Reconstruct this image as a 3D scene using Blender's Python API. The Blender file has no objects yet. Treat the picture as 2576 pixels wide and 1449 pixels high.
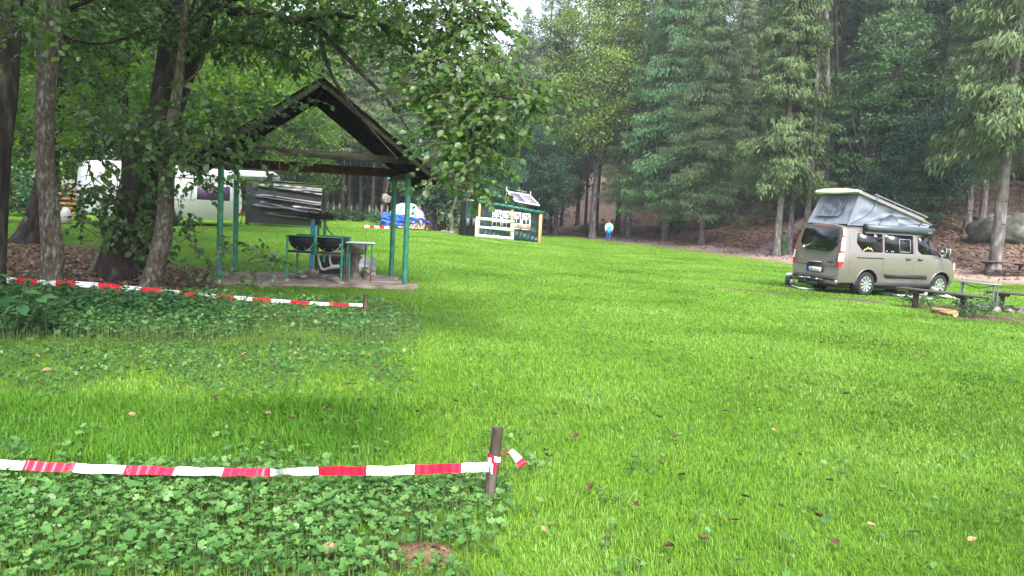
import bpy, bmesh, math, random
import numpy as np
from mathutils import Vector, Matrix

R = math.radians
sc = bpy.context.scene
COL = sc.collection
rng = np.random.default_rng(7)
random.seed(7)

# ------------------------------------------------------------------ camera, sky, sun, exposure
W0, H0, FPX = 2576.0, 1449.0, 1946.0          # photograph measured on a 2576 x 1449 grid
PITCH, ROLL, CAMZ = R(5.36), R(3.0), 1.65
CAM = np.array([0.0, 0.0, CAMZ])
_F = np.array([0, math.cos(PITCH), -math.sin(PITCH)])
_U = np.array([0, math.sin(PITCH), math.cos(PITCH)])
_X = np.array([1.0, 0, 0])
CR = math.cos(ROLL) * _X + math.sin(ROLL) * _U
CU = -math.sin(ROLL) * _X + math.cos(ROLL) * _U
cam_d = bpy.data.cameras.new("camera")
cam_d.sensor_fit = 'HORIZONTAL'; cam_d.sensor_width = 36.0
cam_d.lens = 36.0 * FPX / W0
cam_d.clip_start = 0.05; cam_d.clip_end = 3000
cam = bpy.data.objects.new("camera", cam_d); COL.objects.link(cam)
M = Matrix.Identity(4)
for i in range(3):
    M[i][0] = CR[i]; M[i][1] = CU[i]; M[i][2] = -_F[i]; M[i][3] = CAM[i]
cam.matrix_world = M
sc.camera = cam

SUN_EL, SUN_AZ = R(52), R(165)                # azimuth clockwise from +Y: behind the camera, to the right
world = bpy.data.worlds.new("World"); sc.world = world; world.use_nodes = True
wn = world.node_tree
bg = wn.nodes["Background"]
sky = wn.nodes.new("ShaderNodeTexSky"); sky.sky_type = 'NISHITA'; sky.sun_disc = False
sky.sun_elevation = SUN_EL; sky.sun_rotation = SUN_AZ
sky.air_density = 1.0; sky.dust_density = 4.0; sky.ozone_density = 1.0
hs = wn.nodes.new("ShaderNodeHueSaturation"); hs.inputs['Saturation'].default_value = 0.5
wn.links.new(sky.outputs[0], hs.inputs['Color']); wn.links.new(hs.outputs[0], bg.inputs[0])
bg.inputs[1].default_value = 0.15
sd = bpy.data.lights.new("sun", 'SUN'); sd.energy = 1.5; sd.angle = R(30); sd.color = (1.0, 0.96, 0.9)
sun = bpy.data.objects.new("sun", sd); COL.objects.link(sun)
sdir = Vector((math.sin(SUN_AZ) * math.cos(SUN_EL), math.cos(SUN_AZ) * math.cos(SUN_EL), math.sin(SUN_EL)))
sun.rotation_euler = sdir.to_track_quat('Z', 'Y').to_euler(); sun.location = (20, -20, 60)
sc.view_settings.view_transform = 'Standard'; sc.view_settings.look = 'None'
sc.view_settings.gamma = 1.0; sc.view_settings.use_curve_mapping = False
sc.view_settings.exposure = 1.98
sc.render.engine = 'CYCLES'
sc.cycles.max_bounces = 6; sc.cycles.diffuse_bounces = 3; sc.cycles.glossy_bounces = 2
sc.cycles.transmission_bounces = 3; sc.cycles.transparent_max_bounces = 6
sc.cycles.use_denoising = True

# ------------------------------------------------------------------ terrain
def S(t):
    t = np.clip(t, 0, 1); return t * t * (3 - 2 * t)
EDGE = np.array([(-60, 190), (-12, 120), (1.5, 90), (8.2, 65), (12.2, 52), (14.6, 40), (20.5, 33.5), (45, 24), (110, 0)], float)
def edge_dist(x, y):                          # + inside the wood, - on the meadow
    x = np.asarray(x, float); y = np.asarray(y, float)
    best = np.full(x.shape, 1e9); sgn = np.ones(x.shape)
    for (a, b) in zip(EDGE[:-1], EDGE[1:]):
        d = b - a; L2 = d @ d
        t = np.clip(((x - a[0]) * d[0] + (y - a[1]) * d[1]) / L2, 0, 1)
        qx, qy = a[0] + t * d[0], a[1] + t * d[1]
        dd = np.hypot(x - qx, y - qy)
        cr = d[0] * (y - a[1]) - d[1] * (x - a[0])
        m = dd < best - 1e-9
        best = np.where(m, dd, best); sgn = np.where(m, np.sign(cr), sgn)
    return best * sgn
def height(x, y):
    x = np.asarray(x, float); y = np.asarray(y, float)
    z = 0.52 * S((y - 18) / 20) * S((6 - x) / 14)
    z = z - 0.1 * S((x - 5) / 5) * S((y - 10) / 10) * (1 - S((y - 30) / 20))
    s = np.maximum(edge_dist(x, y), 0)
    b = np.where(s < 10, 0.15 * s + 0.0125 * s * s, 2.75 + 0.5 * (s - 10))
    b = np.where(s > 70, 2.75 + 30 + 0.15 * (s - 70), b)
    k = 0.12 + 0.88 * S((x + 2) / 12)          # the valley runs on to the left of the slope
    z = z + b * k
    z = z + 0.02 * np.sin(x * 1.3 + y * .7) * np.sin(y * 1.1 - x * .4) + np.minimum(s, 6) / 6 * 0.12 * np.sin(x * .9 + 1.3 * np.sin(y * .5)) * np.sin(y * .8)
    return z
def h1(x, y): return float(height(np.array([x]), np.array([y]))[0])
CAM_H0 = h1(0, 0)

def ray(px, py): return _F + (px - W0 / 2) / FPX * CR - (py - H0 / 2) / FPX * CU
_ts = np.geomspace(1.2, 400, 6000)
def hit(px, py):                              # the ground point seen at a pixel of the photograph
    r = ray(px, py); P = CAM + _ts[:, None] * r
    below = P[:, 2] < height(P[:, 0], P[:, 1])
    i = int(np.argmax(below)) if below.any() else len(_ts) - 1
    p = P[i]; return np.array([p[0], p[1], h1(p[0], p[1])])
def onz(px, py, z):
    r = ray(px, py); t = (z - CAM[2]) / r[2]; return CAM + t * r
def atd(px, py, d): return CAM + d * ray(px, py)
def proj(P):
    Q = np.asarray(P) - CAM
    d = Q @ _F; d = np.where(d < 0.05, 0.05, d)
    return W0 / 2 + FPX * (Q @ CR) / d, H0 / 2 - FPX * (Q @ CU) / d, d

# ------------------------------------------------------------------ mesh helpers
def mkmesh(name, V, Fs, mats, midx=None, smooth=False, sharp=None):
    V = np.asarray(V, np.float32)
    Fs = [np.asarray(f, np.int32) for f in Fs if len(f)]
    me = bpy.data.meshes.new(name)
    me.vertices.add(len(V)); me.vertices.foreach_set("co", V.ravel())
    nl = sum(f.size for f in Fs); npoly = sum(len(f) for f in Fs)
    me.loops.add(nl); me.polygons.add(npoly)
    me.loops.foreach_set("vertex_index", np.concatenate([f.ravel() for f in Fs]))
    cnt = np.concatenate([np.full(len(f), f.shape[1], np.int32) for f in Fs])
    st = np.concatenate([[0], np.cumsum(cnt)[:-1]]).astype(np.int32)
    me.polygons.foreach_set("loop_start", st)
    if not isinstance(mats, (list, tuple)): mats = [mats]
    for m in mats: me.materials.append(m)
    if midx is not None: me.polygons.foreach_set("material_index", np.asarray(midx, np.int32))
    if smooth: me.polygons.foreach_set("use_smooth", np.ones(npoly, bool))
    me.update(calc_edges=True); me.validate()
    if smooth and sharp: me.set_sharp_from_angle(angle=R(sharp))
    return me
def link(name, me, parent=None, loc=None):
    o = bpy.data.objects.new(name, me); COL.objects.link(o)
    if parent is not None: o.parent = parent
    if loc is not None: o.location = loc
    return o
def tag(o, label=None, cat=None, group=None, kind=None):
    if label: o['label'] = label
    if cat: o['category'] = cat
    if group: o['group'] = group
    if kind: o['kind'] = kind
    return o
def empty(name, loc=(0, 0, 0), rz=0, label=None, cat=None, group=None):
    o = bpy.data.objects.new(name, None); COL.objects.link(o)
    o.location = loc; o.rotation_euler = (0, 0, rz); o.empty_display_size = .2
    return tag(o, label, cat, group)
def copy_tree(o, parent=None):
    c = o.copy(); COL.objects.link(c)
    if parent is not None: c.parent = parent
    for ch in list(o.children): copy_tree(ch, c)
    return c

class MB:
    def __init__(s): s.V = []; s.F = []; s.MI = []; s.n = 0
    def add(s, V, Fs, mi=0):
        V = np.asarray(V, float)
        for f in Fs:
            f = np.asarray(f, int)
            if len(f): s.F.append(f + s.n); s.MI.append(np.full(len(f), mi))
        s.V.append(V); s.n += len(V); return s
    def box(s, c, size, rot=None, mi=0, bev=0.0):
        hx, hy, hz = [v / 2 for v in size]
        if bev > 0:
            b = min(bev, hx * .9, hy * .9, hz * .9); pts = []
            # chamfered box: hull of three shrunken boxes
            bm = bmesh.new()
            for (ax, ay, az) in ((hx, hy - b, hz - b), (hx - b, hy, hz - b), (hx - b, hy - b, hz)):
                for sx in (-1, 1):
                    for sy in (-1, 1):
                        for sz in (-1, 1): bm.verts.new((sx * ax, sy * ay, sz * az))
            bmesh.ops.convex_hull(bm, input=bm.verts)
            bmesh.ops.dissolve_limit(bm, angle_limit=0.01, verts=bm.verts, edges=bm.edges)
            bm.verts.index_update()
            V = np.array([v.co[:] for v in bm.verts]); by = {}
            for f in bm.faces: by.setdefault(len(f.verts), []).append([v.index for v in f.verts])
            Fs = list(by.values()); bm.free()
        else:
            V = np.array([(x, y, z) for x in (-hx, hx) for y in (-hy, hy) for z in (-hz, hz)])
            Fs = [[(0, 1, 3, 2), (4, 6, 7, 5), (0, 4, 5, 1), (2, 3, 7, 6), (0, 2, 6, 4), (1, 5, 7, 3)]]
        if rot is not None: V = V @ np.array(rot.to_3x3()).T if hasattr(rot, 'to_3x3') else V @ np.array(rot).T
        return s.add(V + np.asarray(c), Fs, mi)
    def bar(s, a, b, w, h, up=(0, 0, 1), mi=0, bev=0.0):     # a plank from a to b, w across, h along up
        a = np.asarray(a, float); b = np.asarray(b, float); d = b - a; L = np.linalg.norm(d); d /= L
        up = np.asarray(up, float); sd_ = np.cross(up, d); sd_ /= np.linalg.norm(sd_); u = np.cross(d, sd_)
        return s.box((a + b) / 2, (L, w, h), np.stack([d, sd_, u], 1), mi, bev)
    def tube(s, P, r, n=8, mi=0, cap=True, jit=0, seed=0):
        P = np.asarray(P, float); m = len(P); r = np.broadcast_to(np.asarray(r, float), (m,))
        T = np.gradient(P, axis=0); T /= np.linalg.norm(T, axis=1)[:, None] + 1e-12
        ref = np.array([1.0, 0, 0]) if abs(T[0][0]) < .8 else np.array([0, 1.0, 0])
        a = np.arange(n) * 2 * math.pi / n; V = []
        rg = np.random.default_rng(seed); prof = 1 + jit * rg.uniform(-1, 1, n)
        for i in range(m):
            x = ref - T[i] * (ref @ T[i]); x /= np.linalg.norm(x); ref = x; y = np.cross(T[i], x)
            if jit: prof = np.clip(prof + jit * .35 * rg.uniform(-1, 1, n), 1 - jit, 1 + jit)
            V.append(P[i] + (r[i] * prof)[:, None] * (np.cos(a)[:, None] * x + np.sin(a)[:, None] * y))
        V = np.concatenate(V)
        i, j = np.meshgrid(np.arange(m - 1), np.arange(n), indexing='ij'); i = i.ravel(); j = j.ravel(); k = (j + 1) % n
        Q = np.stack([i * n + j, i * n + k, (i + 1) * n + k, (i + 1) * n + j], 1)
        Fs = [Q]
        if cap:
            V = np.concatenate([V, P[:1], P[-1:]]); c0 = m * n; c1 = c0 + 1; jj = np.arange(n); kk = (jj + 1) % n
            Fs.append(np.concatenate([np.stack([np.full(n, c0), kk, jj], 1), np.stack([np.full(n, c1), (m - 1) * n + jj, (m - 1) * n + kk], 1)]))
        return s.add(V, Fs, mi)
    def lathe(s, prof, c=(0, 0, 0), axis='z', n=24, mi=0, arc=(0, 2 * math.pi)):
        prof = np.asarray(prof, float); m = len(prof); full = abs(arc[1] - arc[0] - 2 * math.pi) < 1e-6
        a = np.linspace(arc[0], arc[1], n + 1)[: n if full else n + 1]; na = len(a)
        V = np.array([(r * math.cos(t), r * math.sin(t), h) for (r, h) in prof for t in a])
        if axis == 'y': V = V[:, [0, 2, 1]] * [1, 1, 1]
        if axis == 'x': V = V[:, [2, 0, 1]]
        Q = []
        for i in range(m - 1):
            for j in range(na if full else na - 1):
                k = (j + 1) % na; Q.append((i * na + j, i * na + k, (i + 1) * na + k, (i + 1) * na + j))
        return s.add(V + np.asarray(c), [Q], mi)
    def prism(s, poly, o, ex, ey, ez, t0, t1, mi=0):        # polygon in the plane (ex, ey), thick from t0 to t1 along ez
        poly = np.asarray(poly, float); n = len(poly); o = np.asarray(o, float)
        ex, ey, ez = (np.asarray(v, float) for v in (ex, ey, ez))
        B = o + poly[:, :1] * ex + poly[:, 1:2] * ey
        V = np.concatenate([B + t0 * ez, B + t1 * ez]); j = np.arange(n); k = (j + 1) % n
        return s.add(V, [[tuple(range(n - 1, -1, -1)), tuple(range(n, 2 * n))], np.stack([j, k, n + k, n + j], 1)], mi)
    def sheet(s, G, mi=0):                                  # grid of points (a, b, 3)
        G = np.asarray(G, float); a, b = G.shape[:2]
        i, j = np.meshgrid(np.arange(a - 1), np.arange(b - 1), indexing='ij'); i = i.ravel(); j = j.ravel()
        return s.add(G.reshape(-1, 3), [np.stack([i * b + j, i * b + j + 1, (i + 1) * b + j + 1, (i + 1) * b + j], 1)], mi)
    def ball(s, c, r, n=12, m=8, mi=0, jit=0, seed=0):
        r = np.broadcast_to(np.asarray(r, float), (3,)); rg = np.random.default_rng(seed)
        G = [(math.sin(t) * math.cos(p), math.sin(t) * math.sin(p), math.cos(t)) for t in np.linspace(0.02, math.pi - .02, m) for p in np.linspace(0, 2 * math.pi, n + 1)[:-1]]
        G = np.array(G)
        if jit: G *= (1 + jit * np.sin(G @ rg.normal(0, 2.5, 3) + rg.uniform(0, 6)) + jit * .6 * np.sin(G @ rg.normal(0, 5, 3)) + jit * .3 * rg.uniform(-1, 1, len(G)))[:, None]
        V = G * r + np.asarray(c); Q = []
        for i in range(m - 1):
            for j in range(n): Q.append((i * n + j, (i + 1) * n + j, (i + 1) * n + (j + 1) % n, i * n + (j + 1) % n))
        s.add(V, [Q, [tuple(range(n))[::1], tuple(range((m - 1) * n + n - 1, (m - 1) * n - 1, -1))]], mi); return s
    def xf(s, fn): s.V = [fn(v) for v in s.V]; return s
    def build(s, name, mats, parent=None, smooth=False, sharp=40, loc=None):
        V = np.concatenate(s.V); by = {}
        for f, m in zip(s.F, s.MI): by.setdefault(f.shape[1], []).append((f, m))
        Fs = []; mi = []
        for k, L in by.items():
            Fs.append(np.concatenate([f for f, _ in L])); mi.append(np.concatenate([m for _, m in L]))
        return link(name, mkmesh(name, V, Fs, mats, np.concatenate(mi), smooth, sharp), parent, loc)

def rotz(a): return np.array([[math.cos(a), -math.sin(a), 0], [math.sin(a), math.cos(a), 0], [0, 0, 1.0]])
def smooth_path(P, k=8):                                    # Catmull-Rom through the points
    P = np.asarray(P, float); Q = np.concatenate([2 * P[:1] - P[1:2], P, 2 * P[-1:] - P[-2:-1]]); out = []
    for i in range(1, len(Q) - 2):
        a, b, c, d = Q[i - 1], Q[i], Q[i + 1], Q[i + 2]
        for t in np.linspace(0, 1, k, endpoint=False):
            out.append(.5 * (2 * b + (c - a) * t + (2 * a - 5 * b + 4 * c - d) * t * t + (3 * b - a - 3 * c + d) * t ** 3))
    out.append(P[-1]); return np.array(out)

# ------------------------------------------------------------------ materials
def _n(nt, t, **kw):
    n = nt.nodes.new(t)
    for k, v in kw.items(): setattr(n, k, v)
    return n
def ramp(nt, stops):
    r = _n(nt, "ShaderNodeValToRGB"); e = r.color_ramp.elements
    while len(e) < len(stops): e.new(.5)
    for i, (p, c) in enumerate(stops): e[i].position = p; e[i].color = (*c, 1)
    return r
def noise(nt, scale, detail=4, rough=.55, coords='Object', stretch=None, world=False):
    nz = _n(nt, "ShaderNodeTexNoise"); nz.inputs['Scale'].default_value = scale
    nz.inputs['Detail'].default_value = detail; nz.inputs['Roughness'].default_value = rough
    if world: src = _n(nt, "ShaderNodeNewGeometry").outputs['Position']
    else: src = _n(nt, "ShaderNodeTexCoord").outputs[coords]
    if stretch:
        mp = _n(nt, "ShaderNodeMapping"); mp.inputs['Scale'].default_value = stretch
        nt.links.new(src, mp.inputs[0]); src = mp.outputs[0]
    nt.links.new(src, nz.inputs['Vector']); return nz.outputs[0]
def pm(name, stops, scale=4, rough=.6, metal=0, spec=.5, bump=0, bscale=30, stretch=None, bstretch=None, detail=5, coat=0, world=False, rvar=0):
    m = bpy.data.materials.new(name); m.use_nodes = True; nt = m.node_tree; b = nt.nodes["Principled BSDF"]
    if not isinstance(stops[0], (list, tuple)): stops = [(.5, stops)]
    if len(stops) == 1: b.inputs['Base Color'].default_value = (*stops[0][1], 1)
    else:
        r = ramp(nt, stops); nt.links.new(noise(nt, scale, detail, stretch=stretch, world=world), r.inputs[0])
        nt.links.new(r.outputs[0], b.inputs['Base Color'])
    b.inputs['Roughness'].default_value = rough; b.inputs['Metallic'].default_value = metal
    b.inputs['Specular IOR Level'].default_value = spec; b.inputs['Coat Weight'].default_value = coat
    b.inputs['Coat Roughness'].default_value = .08
    if rvar:
        mr = _n(nt, "ShaderNodeMapRange"); mr.inputs[3].default_value = rough - rvar; mr.inputs[4].default_value = rough + rvar
        nt.links.new(noise(nt, scale * 2, 4), mr.inputs[0]); nt.links.new(mr.outputs[0], b.inputs['Roughness'])
    if bump:
        bp = _n(nt, "ShaderNodeBump"); bp.inputs['Strength'].default_value = min(bump, 1); bp.inputs['Distance'].default_value = .02
        nt.links.new(noise(nt, bscale, 6, .65, stretch=bstretch or stretch, world=world), bp.inputs['Height']); nt.links.new(bp.outputs[0], b.inputs['Normal'])
    return m
def var(c, lo=.75, hi=1.25): return [(.3, tuple(v * lo for v in c)), (.7, tuple(min(v * hi, 1) for v in c))]
def leafmat(name, cols, trans=.35, rough=.45, spec=.5, wscale=.5, wamt=.5, tcol=None, objvar=0.0, upn=0.0, ncon=0):
    """leaf: colour differs from leaf to leaf and softly from clump to clump; part of the light passes through"""
    m = bpy.data.materials.new(name); m.use_nodes = True; nt = m.node_tree; b = nt.nodes["Principled BSDF"]
    g = _n(nt, "ShaderNodeNewGeometry")
    ri = g.outputs['Random Per Island']; nz = noise(nt, wscale, 3, world=True)
    if ncon:
        mr_ = _n(nt, "ShaderNodeMapRange"); mr_.inputs[1].default_value = .5 - ncon; mr_.inputs[2].default_value = .5 + ncon; nt.links.new(nz, mr_.inputs[0]); nz = mr_.outputs[0]
    mx = _n(nt, "ShaderNodeMix"); mx.inputs[0].default_value = wamt
    nt.links.new(ri, mx.inputs[2]); nt.links.new(nz, mx.inputs[3])
    r = ramp(nt, cols); nt.links.new(mx.outputs[0], r.inputs[0]); colr = r.outputs[0]
    if objvar:
        oi = _n(nt, "ShaderNodeObjectInfo"); h = _n(nt, "ShaderNodeHueSaturation")
        m1 = _n(nt, "ShaderNodeMapRange"); m1.inputs[3].default_value = .5 - objvar * .10; m1.inputs[4].default_value = .5 + objvar * .08
        m2 = _n(nt, "ShaderNodeMapRange"); m2.inputs[3].default_value = 1 - objvar * .45; m2.inputs[4].default_value = 1 + objvar * .45
        mu = _n(nt, "ShaderNodeMath", operation='FRACT'); mm = _n(nt, "ShaderNodeMath", operation='MULTIPLY'); mm.inputs[1].default_value = 7.31
        nt.links.new(oi.outputs['Random'], m1.inputs[0]); nt.links.new(oi.outputs['Random'], mm.inputs[0]); nt.links.new(mm.outputs[0], mu.inputs[0]); nt.links.new(mu.outputs[0], m2.inputs[0])
        nt.links.new(m1.outputs[0], h.inputs['Hue']); nt.links.new(m2.outputs[0], h.inputs['Value']); nt.links.new(colr, h.inputs['Color']); colr = h.outputs[0]
    nt.links.new(colr, b.inputs['Base Color']); b.inputs['Roughness'].default_value = rough; b.inputs['Specular IOR Level'].default_value = spec
    t = _n(nt, "ShaderNodeBsdfTranslucent")
    if upn:                                                  # soft lawn: the blades shade together like a turf surface
        vm = _n(nt, "ShaderNodeMix", data_type='VECTOR'); vm.inputs[0].default_value = upn; nt.links.new(g.outputs['Normal'], vm.inputs[4]); vm.inputs[5].default_value = (0, 0, 1)
        nt.links.new(vm.outputs[1], b.inputs['Normal'])
    if tcol:
        tm = _n(nt, "ShaderNodeMix", data_type='RGBA', blend_type='MULTIPLY'); tm.inputs[0].default_value = 1
        nt.links.new(colr, tm.inputs[6]); tm.inputs[7].default_value = (*tcol, 1); nt.links.new(tm.outputs[2], t.inputs[0])
    else: nt.links.new(colr, t.inputs[0])
    ms = _n(nt, "ShaderNodeMixShader"); ms.inputs[0].default_value = trans
    nt.links.new(b.outputs[0], ms.inputs[1]); nt.links.new(t.outputs[0], ms.inputs[2])
    nt.links.new(ms.outputs[0], nt.nodes["Material Output"].inputs[0]); return m

MT = {}
MT['leaf_near'] = leafmat("leaf_alder", [(.0, (.015, .045, .011)), (.5, (.040, .105, .020)), (.85, (.085, .17, .028)), (.985, (.08, .15, .025)), (1.0, (.3, .22, .03))], .38, .40, .8, .6, .35, (1.5, 1.6, .6))
MT['leaf_bough_lit'] = leafmat("leaf_bough_lit", [(.0, (.020, .058, .012)), (.5, (.050, .12, .022)), (.85, (.11, .20, .032)), (.985, (.16, .25, .04)), (1.0, (.34, .26, .04))], .45, .42, .6, .6, .35, (1.5, 1.6, .6))  # lighter copy of the alder leaf, outer-canopy light put into its colour
MT['leaf_light'] = leafmat("leaf_light", [(.0, (.03, .085, .012)), (.5, (.08, .18, .02)), (1.0, (.20, .30, .03))], .6, .4, .5, .5, .4, (1.7, 1.6, .5))
MT['leaf_mid'] = leafmat("leaf_mid", [(.0, (.02, .055, .022)), (.5, (.045, .105, .036)), (1.0, (.085, .16, .055))], .25, .5, .35, .5, .5, None, 1.0)
MT['leaf_beech'] = leafmat("leaf_beech", [(.0, (.055, .11, .02)), (.5, (.145, .235, .035)), (1.0, (.25, .34, .05))], .3, .5, .35, .35, .6)
MT['needle'] = leafmat("needle", [(.0, (.032, .074, .031)), (.5, (.078, .145, .054)), (1.0, (.15, .225, .084))], .12, .6, .25, .35, .45, None, .45)
MT['needle_light'] = leafmat("needle_light", [(.0, (.042, .082, .032)), (.5, (.092, .150, .052)), (1.0, (.165, .22, .085))], .15, .6, .25, .4, .4)
MT['leaf_sapling'] = leafmat('leaf_sapling', [(.0, (.03, .075, .028)), (.5, (.065, .14, .045)), (1.0, (.12, .21, .07))], .3, .5, .4, .5, .5)
MT['ivy'] = leafmat("leaf_ground_ivy", [(.0, (.022, .085, .020)), (.5, (.065, .175, .036)), (1.0, (.15, .29, .075))], .28, .45, .5, 1.6, .4, ncon=.25)
MT['weed'] = leafmat("leaf_weed", [(.0, (.02, .075, .025)), (.5, (.04, .12, .04)), (.95, (.07, .16, .05)), (1.0, (.15, .2, .04))], .3, .45, .45, 1.0, .4)
MT['grass'] = leafmat("grass_blade", [(.08, (.024, .090, .003)), (.34, (.066, .168, .004)), (.60, (.122, .25, .012)), (.80, (.185, .325, .06)), (1.0, (.30, .42, .17))], .26, .5, .32, .4, .42, (1.15, 1.1, .5), upn=.5, ncon=.24)
MT['long_grass_shade'] = leafmat('long_grass_shade_blade', [(.0, (.022, .085, .005)), (.5, (.054, .155, .008)), (1.0, (.11, .24, .02))], .28, .5, .25, .6, .4, (1.15, 1.1, .6), upn=.3, ncon=.2)  # longer blades; tree shade over the strip put into a deeper green
MT['litter'] = leafmat("dead_leaf", [(.0, (.055, .032, .023)), (.5, (.165, .097, .068)), (1.0, (.30, .20, .14))], .1, .7, .2, .4, .3)
MT['bark_grey'] = pm("bark_grey", [(.3, (.045, .039, .038)), (.52, (.125, .112, .11)), (.7, (.24, .23, .235))], 7, .9, spec=.2, bump=.9, bscale=16, stretch=(1, 1, .35))
MT['bark_lichen'] = pm("bark_lichen", [(.3, (.03, .024, .018)), (.47, (.075, .060, .046)), (.56, (.105, .09, .072)), (.63, (.16, .175, .16)), (.8, (.23, .26, .245))], 22, .9, spec=.2, bump=1, bscale=22, stretch=(1, 1, .4), detail=8)
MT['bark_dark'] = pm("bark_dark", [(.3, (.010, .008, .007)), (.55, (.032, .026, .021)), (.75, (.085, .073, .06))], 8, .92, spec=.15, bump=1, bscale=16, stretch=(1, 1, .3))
MT['bark_pine'] = pm("bark_pine", [(.3, (.10, .05, .036)), (.7, (.22, .125, .09))], 5, .9, spec=.2, bump=.8, bscale=12, stretch=(1, 1, .4))
MT['twig'] = pm("twig", [(.3, (.045, .034, .024)), (.7, (.13, .105, .075))], 12, .85, spec=.2)
MT['stem'] = pm("stem_green", [(.3, (.05, .09, .02)), (.7, (.10, .14, .04))], 12, .6)

# ------------------------------------------------------------------ ground: meadow, forest floor, path
def poly_dist(x, y, P):
    best = np.full(np.shape(x), 1e9)
    for a, b in zip(P[:-1], P[1:]):
        d = b - a; t = np.clip(((x - a[0]) * d[0] + (y - a[1]) * d[1]) / (d @ d), 0, 1)
        best = np.minimum(best, np.hypot(x - a[0] - t * d[0], y - a[1] - t * d[1]))
    return best
TRAIL = np.array([hit(1890, 645)[:2], hit(1935, 622)[:2], hit(1975, 598)[:2], hit(2010, 565)[:2], hit(2045, 535)[:2]])
def wob(x, y, s): return np.sin(x * s + 1.7 * np.sin(y * s * .7)) * np.sin(y * s * 1.1 + 1.3 * np.sin(x * s * .6))
SOILS = [(hit(2540, 800), 2.2, .9), (hit(2170, 757), 1.0, .55), (hit(1880, 730), 1.5, .5), (hit(2360, 772), 1.2, .5), (hit(1075, 578), 1.5, 1.0), (hit(1066, 1398), .22, .17),
         (hit(2200, 782), .7, .2), (hit(1185, 1030), .1, .06)]
PAD_O = np.array([-5.86, 15.4]); PAD_A = R(17.2)           # shelter: front left post, direction of its front
PAD_U = np.array([math.cos(PAD_A), math.sin(PAD_A)]); PAD_V = np.array([-PAD_U[1], PAD_U[0]])
def masks(x, y):
    s = edge_dist(x, y) + .45 * wob(x, y, .9) + .25 * wob(x, y, 2.3)
    far = S((y - 18) / 8)
    litter = S((s + .2) / 1.2) * far
    path = np.clip(S((s + .9) / .7) * S((2.3 - s) / 1.0), 0, 1) * far * S((95 - y) / 20)
    path = np.maximum(path, S((.85 - poly_dist(x, y, TRAIL) + .15 * wob(x, y, 2)) / .6))
    dry = S((s + 3.2) / 2.6) * (1 - litter) * far
    P = np.stack([x, y, height(x, y)], -1).reshape(-1, 3)
    px, py, d = proj(P); px = px.reshape(x.shape); py = py.reshape(x.shape)
    line = np.where(px < 425, 597 + .02 * px, 663)
    soil = S((585 - px + 25 * wob(x, y, 1.1)) / 70) * S((py - line + 8 * wob(x, y, 1.5)) / 16) * S((770 - py) / 40) * (y > 5)
    u = (x - PAD_O[0]) * PAD_U[0] + (y - PAD_O[1]) * PAD_U[1]; v = (x - PAD_O[0]) * PAD_V[0] + (y - PAD_O[1]) * PAD_V[1]
    dp = np.maximum(np.maximum(-u - .9, u - 4.0), np.maximum(-v - .55, v - 2.3))
    soil = np.maximum(soil, S((.22 - dp + .18 * wob(x, y, 3)) / .35))
    for c, a, b in SOILS:
        q = np.hypot((x - c[0]) / a, (y - c[1]) / b); soil = np.maximum(soil, S((1.15 - q + .22 * wob(x, y, 4 / max(a, .3))) / .4))
    return litter, soil, path, dry
gx = np.concatenate([-np.geomspace(400, 46, 10), np.arange(-44, 60, .5), np.geomspace(62, 420, 12)])
gy = np.concatenate([[-60, -30, -15], np.arange(-8, 10, .25), np.arange(10, 95, .5), np.geomspace(96, 700, 22)])
GX, GY = np.meshgrid(gx, gy, indexing='ij')
gl, gs, gp, gd = masks(GX, GY)
gz = height(GX, GY) - .004
GV = np.stack([GX, GY, gz], -1).reshape(-1, 3)
a_, b_ = GX.shape
ii, jj = np.meshgrid(np.arange(a_ - 1), np.arange(b_ - 1), indexing='ij'); ii = ii.ravel(); jj = jj.ravel()
GQ = np.stack([ii * b_ + jj, (ii + 1) * b_ + jj, (ii + 1) * b_ + jj + 1, ii * b_ + jj + 1], 1)
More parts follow.
